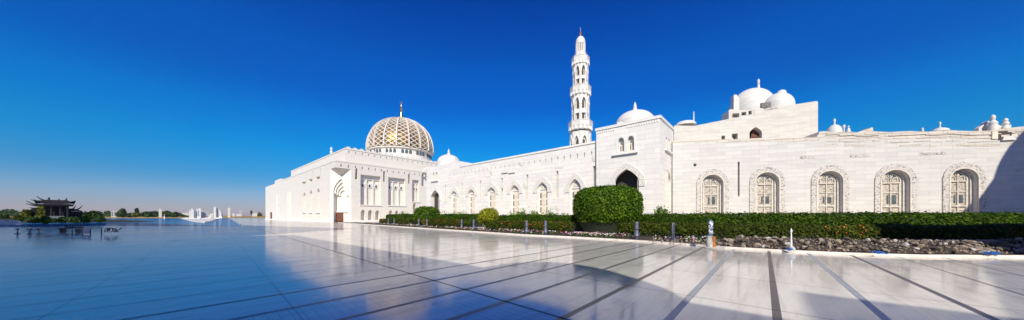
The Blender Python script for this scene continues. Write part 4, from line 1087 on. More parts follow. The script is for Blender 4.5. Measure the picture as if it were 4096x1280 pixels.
hedge(p5, 2.3, 1.80, 'very long back hedge below the round arched windows', M['hedge'], 150, .10, 18, BG, shag=.04)
def topi(name, label, X, p, x0, x1, yt, yb, mat, dens, leaf, seed, low, ex, trunk=True):
    a = la_(X, p); c = lp(a, p); d = c[1]; rx = (x1-x0)/2/F*d*cosv(X)*.95; zt_ = zat(yt, d); zb_ = zat(yb, d)
    return topiary(name, label, c, rx, (zt_-zb_)/2, (zt_+zb_)/2-.06, mat, dens, leaf, seed, trunk, low, ex)
topi('topiary', 'clipped green dome topiary beside the far arched gateway', 1708, PF+3.4, 1655, 1761, 827, 893, M['topiary'], 90, .14, 21, -.9, .72)
topi('topiary', 'small golden yellow ball topiary on a bare stem', 1953, PF+1.2, 1914, 1992, 835, 897, M['golden'], 150, .11, 22, -1, .85)
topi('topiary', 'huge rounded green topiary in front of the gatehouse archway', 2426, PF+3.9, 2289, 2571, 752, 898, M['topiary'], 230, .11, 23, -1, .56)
# shaggy plants against the walls
def loose_shrub(label, c, w, h, n, seed, leaf=.16, mat='loose', name='leafy_shrub', group='loose shrubs behind the hedges', cat='shrub'):
    r = np.random.default_rng(seed); root = thing(name, label, cat, (c[0], c[1], 0.06), group=group)
    st = MB(); pts = []; nos = []
    for k in range(9):
        a_ = r.uniform(0, 6.28); e = r.uniform(.3, 1)*w/2; top = np.array([e*math.cos(a_), e*math.sin(a_)*.7, h*r.uniform(.72, 1.02)])
        st.tube([(0, 0, -.1), tuple(top*np.array([.45, .45, .6])), tuple(top)], [.05, .03, .012], 5)
        m = n//9; t = r.uniform(.35, 1, m)[:, None]
        pts.append(top*t+r.normal(0, .18*w/2, (m, 3))*np.array([1, 1, .8])); nos.append(r.normal(0, 1, (m, 3)))
    P = np.vstack(pts); P[:, 2] = np.abs(P[:, 2])
    q, f = leaf_quads(P, np.vstack(nos), leaf, seed=seed, up=.4, aspect=.36); np_mesh('foliage', q, f, M[mat], root)
    st.build('stem', M['bark'], root)
    return root
for k, (X, p, w, yt, lab) in enumerate(((2652, PF+8, 2.3, 833, 'loose bright shrub beside the gatehouse side arch'), (2230, PF+8.6, 3.2, 843, 'loose bright shrub under the arcade window nearest the huge topiary'), (2125, PF+8.6, 4.0, 845, 'wide loose shrub between the two middle arcade windows'),
        (2075, PF+8.6, 2.6, 842, 'loose shrub under the third arcade window from the huge topiary'), (1800, PF+8, 4.6, 849, 'low spreading shrub behind the hedge right of the green dome topiary'), (1860, PF+8, 3.6, 850, 'low spreading shrub left of the golden topiary'), (1630, PF+9.5, 3.4, 853, 'low yellowish shrub behind the short back hedge'))):
    c = lp(la_(X, p), p); loose_shrub(lab, c, w, zat(yt, c[1])-.06, 900, 40+k)

# flowers of the border
def border(a_off0, a_off1, s0, s1, n, seed):
    r = np.random.default_rng(seed); P = np.array([(p.x, p.y) for p in KP]); seg = np.diff(P, axis=0); L = np.linalg.norm(seg, axis=1); cum = np.r_[0, np.cumsum(L)]
    s = r.uniform(s0, s1, n); i = np.clip(np.searchsorted(cum, s, 'right')-1, 0, len(L)-1); t = seg[i]/L[i][:, None]
    c = P[i]+t*(s-cum[i])[:, None]; off = r.uniform(a_off0, a_off1, n)
    patch = np.sin(s*1.9)+np.sin(s*.77+1)+np.sin(off*2.4+s)
    k = patch > -1.1
    c = c+np.stack([-t[:, 1], t[:, 0]], 1)*off[:, None]
    return c[k], patch[k], r
P_len = [0]
for i in range(len(KP)-1): P_len.append(P_len[-1]+(KP[i+1]-KP[i]).length)
def s_of(X):                                               # arc length on the kerb at a picture column
    for i in range(len(KP)-1):
        xa, xb = CX+F*KP[i].x/KP[i].y, CX+F*KP[i+1].x/KP[i+1].y
        if xa <= X <= xb: return P_len[i]+(X-xa)/(xb-xa)*(P_len[i+1]-P_len[i])
c, pt_, r = border(.35, 3.4, s_of(1450)-6, s_of(2790), 7000, 5)
n = len(c); z = .09+r.uniform(.02, .20, n)
P3 = np.c_[c, z]; q, f = leaf_quads(P3, np.tile([0, 0, 1.0], (n, 1)), .085, tilt=.9, seed=6, aspect=.6)
fo = np_mesh('flower_leaves', q, f, M['hedge']); tag(fo, 'low green leaves of the bedding flowers along the kerb', 'bedding plants', kind='stuff')
m_ = r.uniform(0, 1, n) < .30
P4 = P3[m_]+np.array([0, 0, .07]); pm = pt_[m_]; n4 = len(P4)
q, f = leaf_quads(P4, np.tile([0, -.5, 1.0], (n4, 1)), .052, tilt=.4, aspect=.9, seed=8)
fb = np_mesh('bedding_flowers', q, f, [M['white'], M['red'], M['purple'], M['pink']])
idx = np.where(r.uniform(0, 1, n4) < .5, 0, np.clip(((np.sin(P4[:, 0]*1.3)+np.sin(P4[:, 1]*.9)+2)/4*3+1+r.uniform(-.4, .4, n4)).astype(int), 1, 3))
fb.data.polygons.foreach_set('material_index', idx.astype(np.int32)); tag(fb, 'white, red and purple bedding flowers along the kerb', 'flowers', kind='stuff')

# ------------------------------------------------------------------ bollards
def bollard_mesh():
    body = MB().lathe([(.17, .24), (.135, .30), (.125, .66), (.125, 1.10), (.11, 1.17), (.06, 1.21), (.01, 1.22)], 20)
    base = MB().lathe([(.20, 0), (.20, .05), (.175, .08), (.172, .238)], 20)
    rg = MB().lathe([(.128, .66), (.155, .665), (.155, .72), (.128, .725)], 20)
    rg2 = MB().lathe([(.128, 1.02), (.138, 1.022), (.138, 1.05), (.128, 1.052)], 20)
    rg.add(rg2.v, rg2.f)
    return body, base, rg
BGp = 'steel bollards along the flower border'
labs = ['leftmost steel bollard before the short front hedge', 'second steel bollard from the left before the short front hedge', 'steel bollard in front of the green dome topiary', 'steel bollard at the near left end of the second front hedge',
        'steel bollard at the right end of the second front hedge, against its orange blossom', 'steel bollard in front of the golden topiary', 'steel bollard at the middle of the third front hedge', 'steel bollard before the orange blossom left of the huge topiary', 'large steel bollard just right of the huge topiary']
spots = [(1553.5, 900), (1577, 901.5), (1675.7, 907), (1707.7, 909), (1847, 917), (1895, 920), (2106.7, 936.5), (2182.7, 940), (2547, 957)]
first = None
for (X, Y), lab in zip(spots, labs):
    p = ground(X, Y, .09)
    if first is None:
        b_, s_, g_ = bollard_mesh(); root = thing('bollard', lab, 'bollard', p, 0, BGp)
        kids = [b_.build('post', M['steel'], root, smooth=True), s_.build('base', M['steel_dark'], root, smooth=True), g_.build('ring', M['steel_dark'], root, smooth=True)]; first = root
    else:
        root = first.copy(); COL.objects.link(root); root.location = p; root['label'] = lab
        for kd in kids: c_ = kd.copy(); COL.objects.link(c_); c_.parent = root
p = ground(2690, 968, .09); root = thing('bollard', 'slim bollard painted blue and white before the long front hedge', 'bollard', p, .3, BGp)
MB().lathe([(.07, .1), (.07, 1.15), (.03, 1.2)], 14).build('post', M['steel_dark'], root, smooth=True)
MB().box(.072, .11, -.04, .04, .05, 1.17).build('stripe', M['paintwhite'], root); MB().box(.040, .068, -.085, -.05, .1, 1.15).build('stripe', M['paintblue'], root); MB().lathe([(.17, 0), (.17, .1), (.12, .16)], 16, (-.05, 0)).build('base', M['steel_dark'], root)
p = ground(2842, 988, .09); root = thing('bollard', 'chipped blue and white post on a rusty orange footing among rubble', 'bollard', p, .2, BGp)
MB().lathe([(.085, .58), (.10, .62), (.085, 1.0), (.095, 1.3), (.07, 1.36), (.03, 1.38)], 14).build('post', M['paintblue'], root, smooth=True)
ch = MB(); rs = random.Random(5)
for k in range(46):
    a_, z_ = rs.uniform(3.2, 6.2), rs.uniform(.66, 1.30); c_, s__ = math.cos(a_), math.sin(a_); w_ = rs.uniform(.008, .025); h_ = rs.uniform(.015, .06)
    ch.add([(.106*c_-s__*x, .106*s__+c_*x, z_+z) for x, z in ((-w_, -h_*.3), (w_, -h_), (w_*.8, h_*.4), (-w_*.6, h_))]+[(.080*c_-s__*x, .080*s__+c_*x, z_+z) for x, z in ((-w_, -h_*.3), (w_, -h_), (w_*.8, h_*.4), (-w_*.6, h_))],
           [(0, 1, 2, 3), (0, 1, 5, 4), (1, 2, 6, 5), (2, 3, 7, 6), (3, 0, 4, 7)])
ch.build('paint_flakes', M['paintwhite'], root)
MB().lathe([(.15, 0), (.16, .2), (.12, .4), (.14, .579)], 12, (-.06, 0)).build('footing', M['stone_pale'], root, smooth=True)
MB().lathe([(.11, .02), (.09, .2), (.06, .38), (.075, .5), (.04, .55)], 10, (.08, -.12)).build('rusty_sleeve', M['rust'], root, smooth=True)
p = ground(3165, 1004, .09); root = thing('bollard', 'thin white pipe post standing among the rubble stones', 'bollard', p, 0, BGp)
MB().lathe([(.038, 0), (.034, .5), (.026, .52), (.024, .86), (.042, .88), (.042, .93), (.022, .96), (.015, 1.02)], 12).build('post', M['paintwhite'], root, smooth=True)
MB().lathe([(.13, 0), (.12, .12), (.07, .2)], 10, (.03, 0)).build('base', M['fargrey'], root)

# ------------------------------------------------------------------ rubble bank at right
def rock(seed, sub=2):
    import bmesh
    bm = bmesh.new(); bmesh.ops.create_icosphere(bm, subdivisions=sub, radius=1.0); r = random.Random(seed)
    planes = [(Vector((r.gauss(0, 1), r.gauss(0, 1), r.gauss(0, 1))).normalized(), r.uniform(.45, .85)) for _ in range(9)]
    for v in bm.verts:
        for n_, d_ in planes:
            e = v.co.dot(n_)-d_
            if e > 0: v.co -= n_*e
        v.co *= 1+r.uniform(-.05, .05)
    me = bpy.data.meshes.new('stone'); bm.to_mesh(me); bm.free(); return me
rk = []
for s in range(9):
    for mk in ('stone', 'stone_dark', 'stone', 'stone_pale' if s % 2 else 'stone_dark'):
        me = rock(s); me.materials.append(M[mk]); rk.append(me)
rs = random.Random(21)
kp2 = KP[5:]
def bank_pt(s, off):
    P_ = [Vector((10.7, 15.1, 0)), Vector((12.9, 13.2, 0)), Vector((14.5, 12.3, 0)), Vector((16.7, 11.75, 0)), Vector((20.6, 11.65, 0)), Vector((26, 12, 0))]
    tot = 0
    for i in range(len(P_)-1):
        l = (P_[i+1]-P_[i]).length
        if s <= tot+l or i == len(P_)-2:
            t = (P_[i+1]-P_[i]).normalized(); return P_[i]+t*(s-tot)+Vector((-t.y, t.x, 0))*off
        tot += l
def bank_h(off, s): 
    return max(0.02, .44*min(1, max(0, (off-.2)/1.2)))*min(1, .3+max(0, s)/1.6)
# earth under the stones
bm_v, bm_f = [], []; offs = [.26, .6, 1.0, 1.5, 2.2, 3.4]
ns = 50
for i in range(ns+1):
    s = i/ns*16
    for o_ in offs: p = bank_pt(s, o_); bm_v.append((p.x, p.y, .09+bank_h(o_, s)*.8+rs.uniform(-.02, .02)))
m = len(offs)
bm_f = [(i*m+j, (i+1)*m+j, (i+1)*m+j+1, i*m+j+1) for i in range(ns) for j in range(m-1)]
tag(MB().add(bm_v, bm_f).build('bank', M['soil'], smooth=True), kind='structure', label='dark earth bank under the rubble below the long hedge', cat='bank')
nst = 0
for i in range(250):
    s = rs.uniform(-.2, 15.5); o_ = rs.choice([.35, .55, .8, 1.05, 1.3, 1.6])+rs.uniform(-.12, .12); sz = rs.uniform(.05, .145)*(1.2 if rs.random() < .15 else 1)
    p = bank_pt(s, o_); ob = bpy.data.objects.new('rubble_stone', rk[rs.randrange(len(rk))]); COL.objects.link(ob)
    ob.location = (p.x, p.y, .09+bank_h(o_, s)+sz*.25); ob.scale = (sz*rs.uniform(.8, 1.5), sz*rs.uniform(.8, 1.2), sz*rs.uniform(.6, 1.1)); ob.rotation_euler = (rs.uniform(-.5, .5), rs.uniform(-.5, .5), rs.uniform(0, 6.28))
    tag(ob, 'broken angular stone in the rubble bank below the long front hedge', 'stone', 'rubble stones along the kerb')
    nst += 1
gv = MB()
for i in range(1400):
    s = rs.uniform(-3.5, 15.8); o_ = rs.uniform(.25, 1.9); p = bank_pt(s, o_); z = .085+bank_h(o_, s); q = rs.uniform(.015, .05); a_ = rs.uniform(0, 6.28)
    c_, s_ = math.cos(a_)*q, math.sin(a_)*q
    gv.add([(p.x+c_, p.y+s_, z), (p.x-s_, p.y+c_, z), (p.x-c_, p.y-s_, z), (p.x+s_, p.y-c_, z), (p.x+q*.2, p.y, z+q*rs.uniform(.8, 1.5))], [(0, 1, 4), (1, 2, 4), (2, 3, 4), (3, 0, 4)])
tag(gv.build('gravel', M['stone']), 'small stone chips scattered over the rubble bank', 'gravel', kind='stuff')
def tarp(c, w, d, seed, lab):
    r = random.Random(seed); v = []; f = []; nx, ny = 9, 6
    for j in range(ny):
        for i in range(nx): v.append((-w/2+w*i/(nx-1)+r.uniform(-.03, .03), -d/2+d*j/(ny-1)+r.uniform(-.03, .03), .02+r.uniform(0, .07)+.10*j/ny))
    f = [(j*nx+i, j*nx+i+1, (j+1)*nx+i+1, (j+1)*nx+i) for j in range(ny-1) for i in range(nx-1)]
    o = MB().add(v, f).build('plastic_sheet', M['tarp']); o.location = c; tag(o, lab, 'plastic sheet')
    md = o.modifiers.new('thickness', 'SOLIDIFY'); md.thickness = .01
p = ground(3545, 1021, .1); tarp(p+Vector((0, .22, .0)), .45, .22, 1, 'crumpled blue plastic sheet at the kerb below the fourth round arched window')
p = ground(4000, 1024, .1); tarp(p+Vector((0, .22, .0)), .6, .2, 2, 'long blue plastic sheet at the kerb near the right end of the rubble')
p = ground(3175, 1009, .1); tarp(p+Vector((0, .2, .03)), .2, .12, 3, 'small blue plastic scrap at the foot of the thin white post')

# ------------------------------------------------------------------ far left: trees, pavilion, distant town
def tree(name, label, X, d, w_px, ytop, ybase, mat, n, leaf, seed, group=None, trunk=True, zbase=0.0, cat='tree', crown_low=.25):
    r = np.random.default_rng(seed); c = at(X, d, zbase); w = w_px/F*d*cosv(X); h = zat(ytop, d)-zbase
    root = thing(name, label, cat, c, 0, group)
    nb = 7 if w_px > 14 else 4; P = []; Nn = []
    for k in range(nb):
        a_ = r.uniform(0, 6.28); e = r.uniform(.0, .62)*w/2; rr = np.array([w*.30, w*.26, h*(1-crown_low)*.33])*r.uniform(.75, 1.2)
        cc = np.array([e*math.cos(a_), e*math.sin(a_), h*(crown_low+(1-crown_low)*r.uniform(.25, .68))]); 
        if k == 0: cc = np.array([0, 0, h-rr[2]])
        m = n//nb; dd = r.normal(0, 1, (m, 3)); dd /= np.linalg.norm(dd, axis=1)[:, None]; P.append(cc+dd*rr*r.uniform(.55, 1.05, (m, 1))); Nn.append(dd)
    P = np.vstack(P); Nn = np.vstack(Nn); k_ = P[:, 2] > .05; P, Nn = P[k_], Nn[k_]
    q, f = leaf_quads(P, Nn, leaf, seed=seed, up=.3, aspect=.6); np_mesh('crown', q, f, mat, root)
    tb_ = MB(); tb_.tube([(0, 0, -.8), (w*.02, 0, h*.35), (0, 0, h*.75)], [max(.12, w*.035), max(.09, w*.025), .05], 7)
    for k in range(4):
        a_ = k*1.6+r.uniform(0, 1); tb_.tube([(0, 0, h*.3), (w*.28*math.cos(a_), w*.28*math.sin(a_), h*.7)], [max(.06, w*.015), .03], 5)
    tb_.build('trunk', M['bark'], root)
    return root
TG = 'trees on the far shore of the lake'
far = [(490, 340, 56, 834, 'broad dark tree left of the tall round-headed tree', 'tree', 1800), (548, 345, 17, 831, 'tall slim tree with a small round head above the far wood', 'tree', 500), (520, 350, 40, 852, 'low dark tree between the broad tree and the round-headed tree', 'tree', 700), (545, 338, 46, 850, 'pale olive bush below the round-headed tree', 'treelit', 700),
       (585, 345, 52, 846, 'wide dark tree right of the round-headed tree', 'tree', 1200), (618, 350, 44, 844, 'dark tree just left of the pale slab tower', 'tree', 1000), (668, 350, 46, 843, 'dark tree just right of the pale slab tower', 'tree', 1000), (700, 352, 44, 848, 'lower dark tree at the right end of the far wood', 'tree', 900),
       (1005, 520, 10, 842, 'thin upright tree on the dry field near the hall', 'treelit', 250), (1038, 500, 22, 850, 'small pale green bush on the dry field near the hall', 'treelit', 300)]
for k, (X, d, w, yt, lab, mt, n) in enumerate(far):
    tree('tree', lab, X, d, w, yt, 868, M[mt], n, .95, 60+k, TG, zbase=.3, crown_low=.05 if k not in (1, 8) else .35)
# a low wood that reads as one mass
r = np.random.default_rng(99); n = 9000; X = r.uniform(330, 760, n); d = r.uniform(380, 520, n); hgt = 4.5+2.2*np.sin(X*.09)+1.6*np.sin(X*.031+1)+r.normal(0, .7, n)
X2 = r.uniform(-250, 130, 4000); d2x = r.uniform(360, 480, 4000); h2 = 8.5+2*np.sin(X2*.05)+r.normal(0, .8, 4000)
X = np.r_[X, X2]; d = np.r_[d, d2x]; hgt = np.r_[hgt, h2]
P = np.c_[(X-CX)/F*d, d, .5+np.abs(hgt)*r.uniform(0, 1, len(X))**.5]
q, f = leaf_quads(P, r.normal(0, 1, (len(P), 3)), 1.1, seed=3, up=.4, aspect=.7)
tag(np_mesh('woodland', q, f, M['tree']), 'low dark wood along the far shore', 'woodland', kind='stuff')

# island with the pavilion
IX, ID = 222, 96.0
isl = MB(); cpt = at(IX-60, ID)
vs = []; fs = []; rr_ = random.Random(4)
ringn = 40
for k in range(5):
    for i in range(ringn):
        a_ = 2*math.pi*i/ringn; q = 1-k/5; w_ = 1+.12*math.sin(3*a_)+.08*math.sin(7*a_+1)
        vs.append((cpt.x+34*q*w_*math.cos(a_), cpt.y+16*q*w_*math.sin(a_), -.5+1.5*(1-q**2.2)))
for k in range(4):
    for i in range(ringn): fs.append((k*ringn+i, k*ringn+(i+1) % ringn, (k+1)*ringn+(i+1) % ringn, (k+1)*ringn+i))
fs.append(tuple(range(4*ringn, 5*ringn)))
tag(isl.add(vs, fs).build('islet', M['bank'], smooth=True), kind='structure', label='low dark islet carrying the pavilion', cat='islet')
pc = at(IX, ID, .6)
root = thing('pavilion', 'dark timber pavilion with two tiers of upswept eaves on the islet', 'pavilion', pc, R(57.5))
rootm = None
def zz(Y): return zat(Y, ID)-.6
def pxx(v): return v/F*ID*cosv(IX)
def swept_roof(name, hw, hd, z0, z1, lift, mat, inset=.35):
    """hipped roof whose eave corners curl upward"""
    vs, fs = [], []; n = 24; m = 6
    for j in range(m+1):
        t = j/m
        for i in range(4*n):
            sd, q = divmod(i, n); u_ = -1+2*q/n
            x, y = [(u_, -1), (1, u_), (-u_, 1), (-1, -u_)][sd]
            cu = abs(x*y)**3
            k = 1-t*(1-inset); kx = 1-t*(1-inset-.25) if True else k
            vs.append((x*hw*kx*(1+.05*cu*(1-t)), y*hd*k*(1+.05*cu*(1-t)), z0+(z1-z0)*t**1.5+lift*cu*(1-t)**2))
    for j in range(m):
        for i in range(4*n): fs.append((j*4*n+i, j*4*n+(i+1) % (4*n), (j+1)*4*n+(i+1) % (4*n), (j+1)*4*n+i))
    fs.append(tuple(range(m*4*n, (m+1)*4*n)))
    b = len(vs); vs += [(p[0]*.97, p[1]*.97, p[2]-.28) for p in vs[:4*n]]
    fs += [(i, (i+1) % (4*n), b+(i+1) % (4*n), b+i) for i in range(4*n)]; fs.append(tuple(range(b, b+4*n)))
    return MB().add(vs, fs).build(name, mat, root, rootm)
hw = pxx(160)/2
r1 = swept_roof('roof', hw, hw*.62, zz(812), zz(800), 1.0, M['darkwood'])
sw = MB().box(-hw*.72, hw*.78, -hw*.50, hw*.45, zz(817.5), zz(811.5)); sw.build('upper_wall', M['roofpale'], root, rootm)
r2 = swept_roof('lower_roof', hw*.92, hw*.58, zz(822), zz(817), .55, M['darkwood'], .6)
po = MB()
for x in (-.62, -.2, .25, .62):
    for y in (-.38, .38): MB().tube([(x*hw, y*hw, -.3), (x*hw, y*hw, zz(822))], .22, 7).build('post', M['darkwood'], root, rootm)
MB().box(-hw*.55, hw*.55, -hw*.22, hw*.3, 0, zz(823)).build('back_wall', M['darkwood'], root, rootm)
MB().box(-hw*.75, hw*.8, -hw*.5, hw*.5, -.4, .12).build('platform', M['fargrey'], root, rootm)
ra_ = MB()
for k in range(12): ra_.box(-hw*.4+k*hw*.07, -hw*.4+k*hw*.07+.1, -hw*.50, -hw*.48, .1, 1.1)
for z_ in (.45, .8, 1.1): ra_.box(-hw*.42, hw*.45, -hw*.505, -hw*.48, z_, z_+.08)
ra_.build('railing', M['fargrey'], root, rootm)
def horn(x0, z0, x1, z1, w=.28, y=0):
    return MB().tube([(x0+(x1-x0)*t, y, z0+(z1-z0)*t**1.7) for t in np.linspace(0, 1, 7)], [w*(1-.75*t) for t in np.linspace(0, 1, 7)], 6)
for (a0, b0, a1, b1) in ((-40, 803, -73, 787), (32, 804, 48, 790), (-62, 806, -95, 801), (66, 808, 72, 802)):
    horn(pxx(a0), zz(b0), pxx(a1), zz(b1), .3).build('ridge_horn', M['darkwood'], root, rootm)
for x, yt, w_ in ((-26, 790, 6), (14, 795, 3.5), (45, 797, 4)):
    MB().lathe([(pxx(w_), zz(805)), (pxx(w_*1.1), zz(800)), (pxx(w_*.6), zz(796)), (pxx(w_*.9), zz((yt+794)/2)), (pxx(.4), zz(yt))], 8, (pxx(x), 0)).build('ridge_ornament', M['darkwood'], root, rootm)
# wing roof at the right with two horns, low roof at the left
for (a0, b0, a1, b1) in ((68, 836, 84, 820), (84, 838, 113, 820), (-62, 822, -112, 806), (-70, 824, -114, 816), (-72, 834, -100, 832)):
    horn(pxx(a0), zz(b0), pxx(a1), zz(b1), .3).build('wing_horn', M['darkwood'], root, rootm)
MB().slab([(pxx(-118), 0), (pxx(118), 0), (pxx(112), zz(842)), (pxx(70), zz(833)), (pxx(-60), zz(828)), (pxx(-95), zz(836))], .5, 3.5).build('wing_building', M['darkwood'], root, rootm)
MB().slab([(pxx(60), zz(846)), (pxx(108), zz(846)), (pxx(100), zz(842.5)), (pxx(66), zz(842.5))], .2, .49).build('wing_window', M['roofpale'], root, rootm)
# plants round the pavilion
IG = 'shrubs round the pavilion'
for k, (X, d, w, yt, lab, mt, n, nm) in enumerate(((166, 82, 60, 822, 'yellowing shrub climbing before the pavilion', 'treelit', 2200, 'shrub'), (105, 92, 70, 836, 'spreading green shrub left of the pavilion', 'treelit', 1500, 'shrub'), (68, 74, 50, 861, 'reddish green bush at the water left of the pavilion', 'treelit', 1200, 'shrub'), (186, 70, 50, 864, 'bright green bush at the water below the pavilion', 'loose', 1200, 'shrub'),
        (345, 76, 34, 862, 'bright green bush at the water right of the pavilion', 'loose', 900, 'shrub'), (372, 98, 78, 842, 'dense dark tree right of the pavilion', 'tree', 2400, 'tree'), (345, 92, 40, 846, 'dark shrub between pavilion and dense dark tree', 'tree', 900, 'shrub'), (250, 84, 60, 868, 'low dark bush under the pavilion railing', 'tree', 900, 'shrub'), (215, 80, 80, 872, 'low dark scrub at the water before the pavilion', 'tree', 900, 'shrub'), (300, 82, 90, 868, 'low dark scrub at the water right of the pavilion railing', 'tree', 900, 'shrub'), (130, 80, 90, 868, 'low dark scrub at the water left of the pavilion', 'tree', 900, 'shrub'), (400, 90, 60, 862, 'low dark scrub at the right tip of the islet', 'tree', 700, 'shrub'), (130, 100, 60, 845, 'dark bush behind the spreading green shrub', 'tree', 900, 'shrub'), (20, 100, 60, 852, 'low dark bush at the left end of the islet', 'tree', 900, 'shrub'))):
    tree(nm, lab, X, d, w, yt, 880, M[mt], n, .30, 80+k, IG, zbase=-.2, cat=nm, crown_low=.02)
# low white lakeside wall at left and posts along the plaza edge
p = at(20, 66, -.3); o = thing('lakeside_wall', 'low broken white wall at the water on the far left', 'wall', p, .1)
MB().slab([(-6, 0), (2.6, 0), (2.6, .9), (1.4, 1.15), (.3, .75), (-1.5, 1.2), (-6, 1.0)], 0, .4).build('wall', M['farwhite'], o); MB().box(-6, 3.4, -.9, -.01, 0, .35).build('ledge', M['farwhite'], o)
LG = 'small dark objects on the plaza near the lake'
for k, (X, Y, lab) in enumerate(((70, 936, 'short squat metal post, leftmost on the lake end of the plaza'), (119, 936, 'wider latticed metal post second from left on the plaza'), (155, 936, 'thin metal post with a foot on the plaza below the pavilion'))):
    p = ground(X, Y); o = thing('post', lab, 'post', p, .2*k, LG)
    MB().tube([(0, 0, 0), (.02, 0, .45)], .05+.03*(k == 1)-.02*(k == 2), 8).build('stem', M['fargrey'], o); MB().box(-.09-.08*(k == 1), .09+.08*(k == 1), -.06, .06, .40, .50).build('cap', M['steel_dark'], o); MB().box(-.12, .12, -.1, .1, 0, .05).build('foot', M['steel_dark'], o)
p = ground(378, 938); o = thing('railing', 'low white railing with dark curling ironwork on the plaza', 'railing', p, .05)
for x in (-1.9, -1.0, -.35, .6): MB().tube([(x, 0, 0), (x, 0, .55)], .035, 6).build('post', M['steel_dark'], o)
MB().box(-1.95, .65, -.04, .04, .52, .56).build('rail', M['paintwhite'], o); MB().box(-1.0, -.35, -.012, .012, .06, .50).build('infill_panel', M['paintwhite'], o)
cu = MB()
for k in range(5): cu.tube([(1.0+.23*k+.16*math.cos(t), 0, .40+.2*math.sin(t*1.3+k)) for t in np.linspace(0, 6, 12)], .025, 5)
cu.tube([(1.7, 0, .3), (2.15, 0, .45), (2.3, 0, .62)], .03, 5); cu.build('scrollwork', M['steel_dark'], o)
p = ground(283, 930); o = thing('bench', 'dark ornate low bench on the plaza beside the white railing', 'bench', p, 0)
MB().box(-.95, .95, -.25, .25, .38, .46).build('seat', M['steel_dark'], o)
bkx = MB()
for k in range(7): bkx.tube([(-.8+.27*k+.12*math.cos(t), .22, .62+.14*math.sin(t)) for t in np.linspace(0, 6.28, 9)], .035, 5)
bkx.build('backrest', M['steel_dark'], o)
for x in (-.8, .8): MB().box(x-.05, x+.05, -.2, .2, 0, .379).build('leg', M['steel_dark'], o)

# distant town
def block(label, X, d, w_px, ytop, mat='farwhite', dep=None, rot=0.0, slant=0.0, win=True, name='distant_building', grp='white buildings beyond the lake', zb=-.2):
    p = at(X, d, 0); w = w_px/F*d*cosv(X); h = zat(ytop, d); dep = dep or w*.8
    o = thing(name, label, 'building', (p.x, p.y, 0), math.atan2(p.y, p.x)-math.pi/2+rot, grp)
    MB().slab([(-w/2, zb), (w/2, zb), (w/2, h-slant), (-w/2, h)] if slant >= 0 else [(-w/2, zb), (w/2, zb), (w/2, h), (-w/2, h+slant)], 0, dep).build('wall', M[mat], o)
    if win and w_px > 12:
        b = MB(); nf = max(3, int(h/4)); nc = max(2, int(w/4))
        for i in range(nc):
            x0 = -w/2+w*(i+.25)/nc
            b.box(x0, x0+w*.42/nc, -.08, -.01, 2, h*.88-abs(slant))
        build_each(b, 'window_strip', M['farglass'] if mat != 'fargrey' else M['fargrey'], o)
    MB().box(-w*.2, w*.12, dep*.3, dep*.7, h-abs(slant)-.2, h+1.2-abs(slant)*.5).build('roof_hut', M['fargrey'], o)
    return o
D = 300
block('stepped white block at the left end of the lakeside cluster', 762, D, 12, 840, slant=1.5)
block('tall narrow white tower at the left of the lakeside cluster', 770, D-4, 11, 833, slant=2.0)
block('dark glazed slot tower between two white towers on the lake', 779, D+3, 6, 841, 'farglass', win=False)
block('broad cream block in the left half of the lakeside cluster', 791, D, 15, 836, slant=-.6)
block('slim cream tower beside the broad cream block', 800, D-6, 8, 832, slant=1.0)
block('low grey glazed hall in the middle of the lakeside cluster', 814, D+6, 20, 848, 'fargrey')
block('far blue-grey tower with a slanted top behind the lakeside cluster', 829, D+260, 13, 838, 'fargrey', slant=4, win=False)
block('low white hall right of the grey glazed hall', 843, D+2, 18, 853, slant=-2)
block('tallest white slab tower of the lakeside cluster', 859, D, 9, 828, win=False)
block('grey glass tower beside the tallest white slab', 869, D+4, 8, 831, 'farglass', win=False)
block('white tower with a sloping right shoulder in the cluster', 880, D, 10, 832, slant=5)
block('low white tower at the right end of the lakeside cluster', 889, D+3, 5, 845, slant=6, win=False)
block('lone white slab tower on the shore right of the cluster', 916, 330, 10, 832, win=False, zb=0)
block('small white house right of the lone slab tower', 934, 430, 9, 853, zb=0, win=False)
block('low pale shed on the dry field', 955, 480, 22, 857, zb=0, win=False)
block('low white house on the dry field near the hall', 1015, 460, 12, 854, zb=0, win=False)
block('small cream house with flat roof next to the prayer hall', 1024, 470, 8, 852, zb=0, win=False)
block('pale rounded slab tower standing in the far wood', 641, 335, 12, 835, zb=0, slant=1.0, win=False)
block('white villa between the islet and the broad dark tree', 455, 345, 22, 845, zb=0)
block('blue-grey distant tower far beyond the dry field', 962, 1500, 14, 841, 'fargrey', zb=0, win=False)
block('long low pale building far behind the wood', 750, 640, 46, 852, zb=0, win=False)
# curved white quay in front of the cluster
qp = [ground(x, 871+(y-871)*.72, .12) for x, y in ((722, 872.5), (738, 877), (760, 884), (785, 889.5), (805, 891), (820, 891.5), (836, 889.5), (850, 885), (866, 878), (886, 873), (892, 871.5))]
qb = MB().floor_poly([(p.x, p.y) for p in qp], .12, -.4)
rq = random.Random(8); mound = []
for k in range(16):
    x_ = rq.uniform(735, 885); y_ = 872+rq.uniform(.5, 3); c_ = ground(x_, y_, .25); w_ = rq.uniform(1.5, 4.5); h_ = rq.uniform(.6, 1.8)*(1.3 if x_ > 815 else .5)
    qb.add([(c_.x-w_, c_.y, .2), (c_.x+w_, c_.y, .2), (c_.x+w_*.8, c_.y+w_, .2), (c_.x-w_, c_.y+w_, .2), (c_.x+w_*.3, c_.y+w_*.4, h_), (c_.x-w_*.4, c_.y+w_*.6, h_*.7)], [(0, 1, 4), (1, 2, 4), (2, 3, 5, 4), (3, 0, 5), (0, 4, 5)])
tag(qb.build('quay', M['farwhite']), 'curved white quay with heaped blocks projecting into the lake before the white cluster', 'quay')
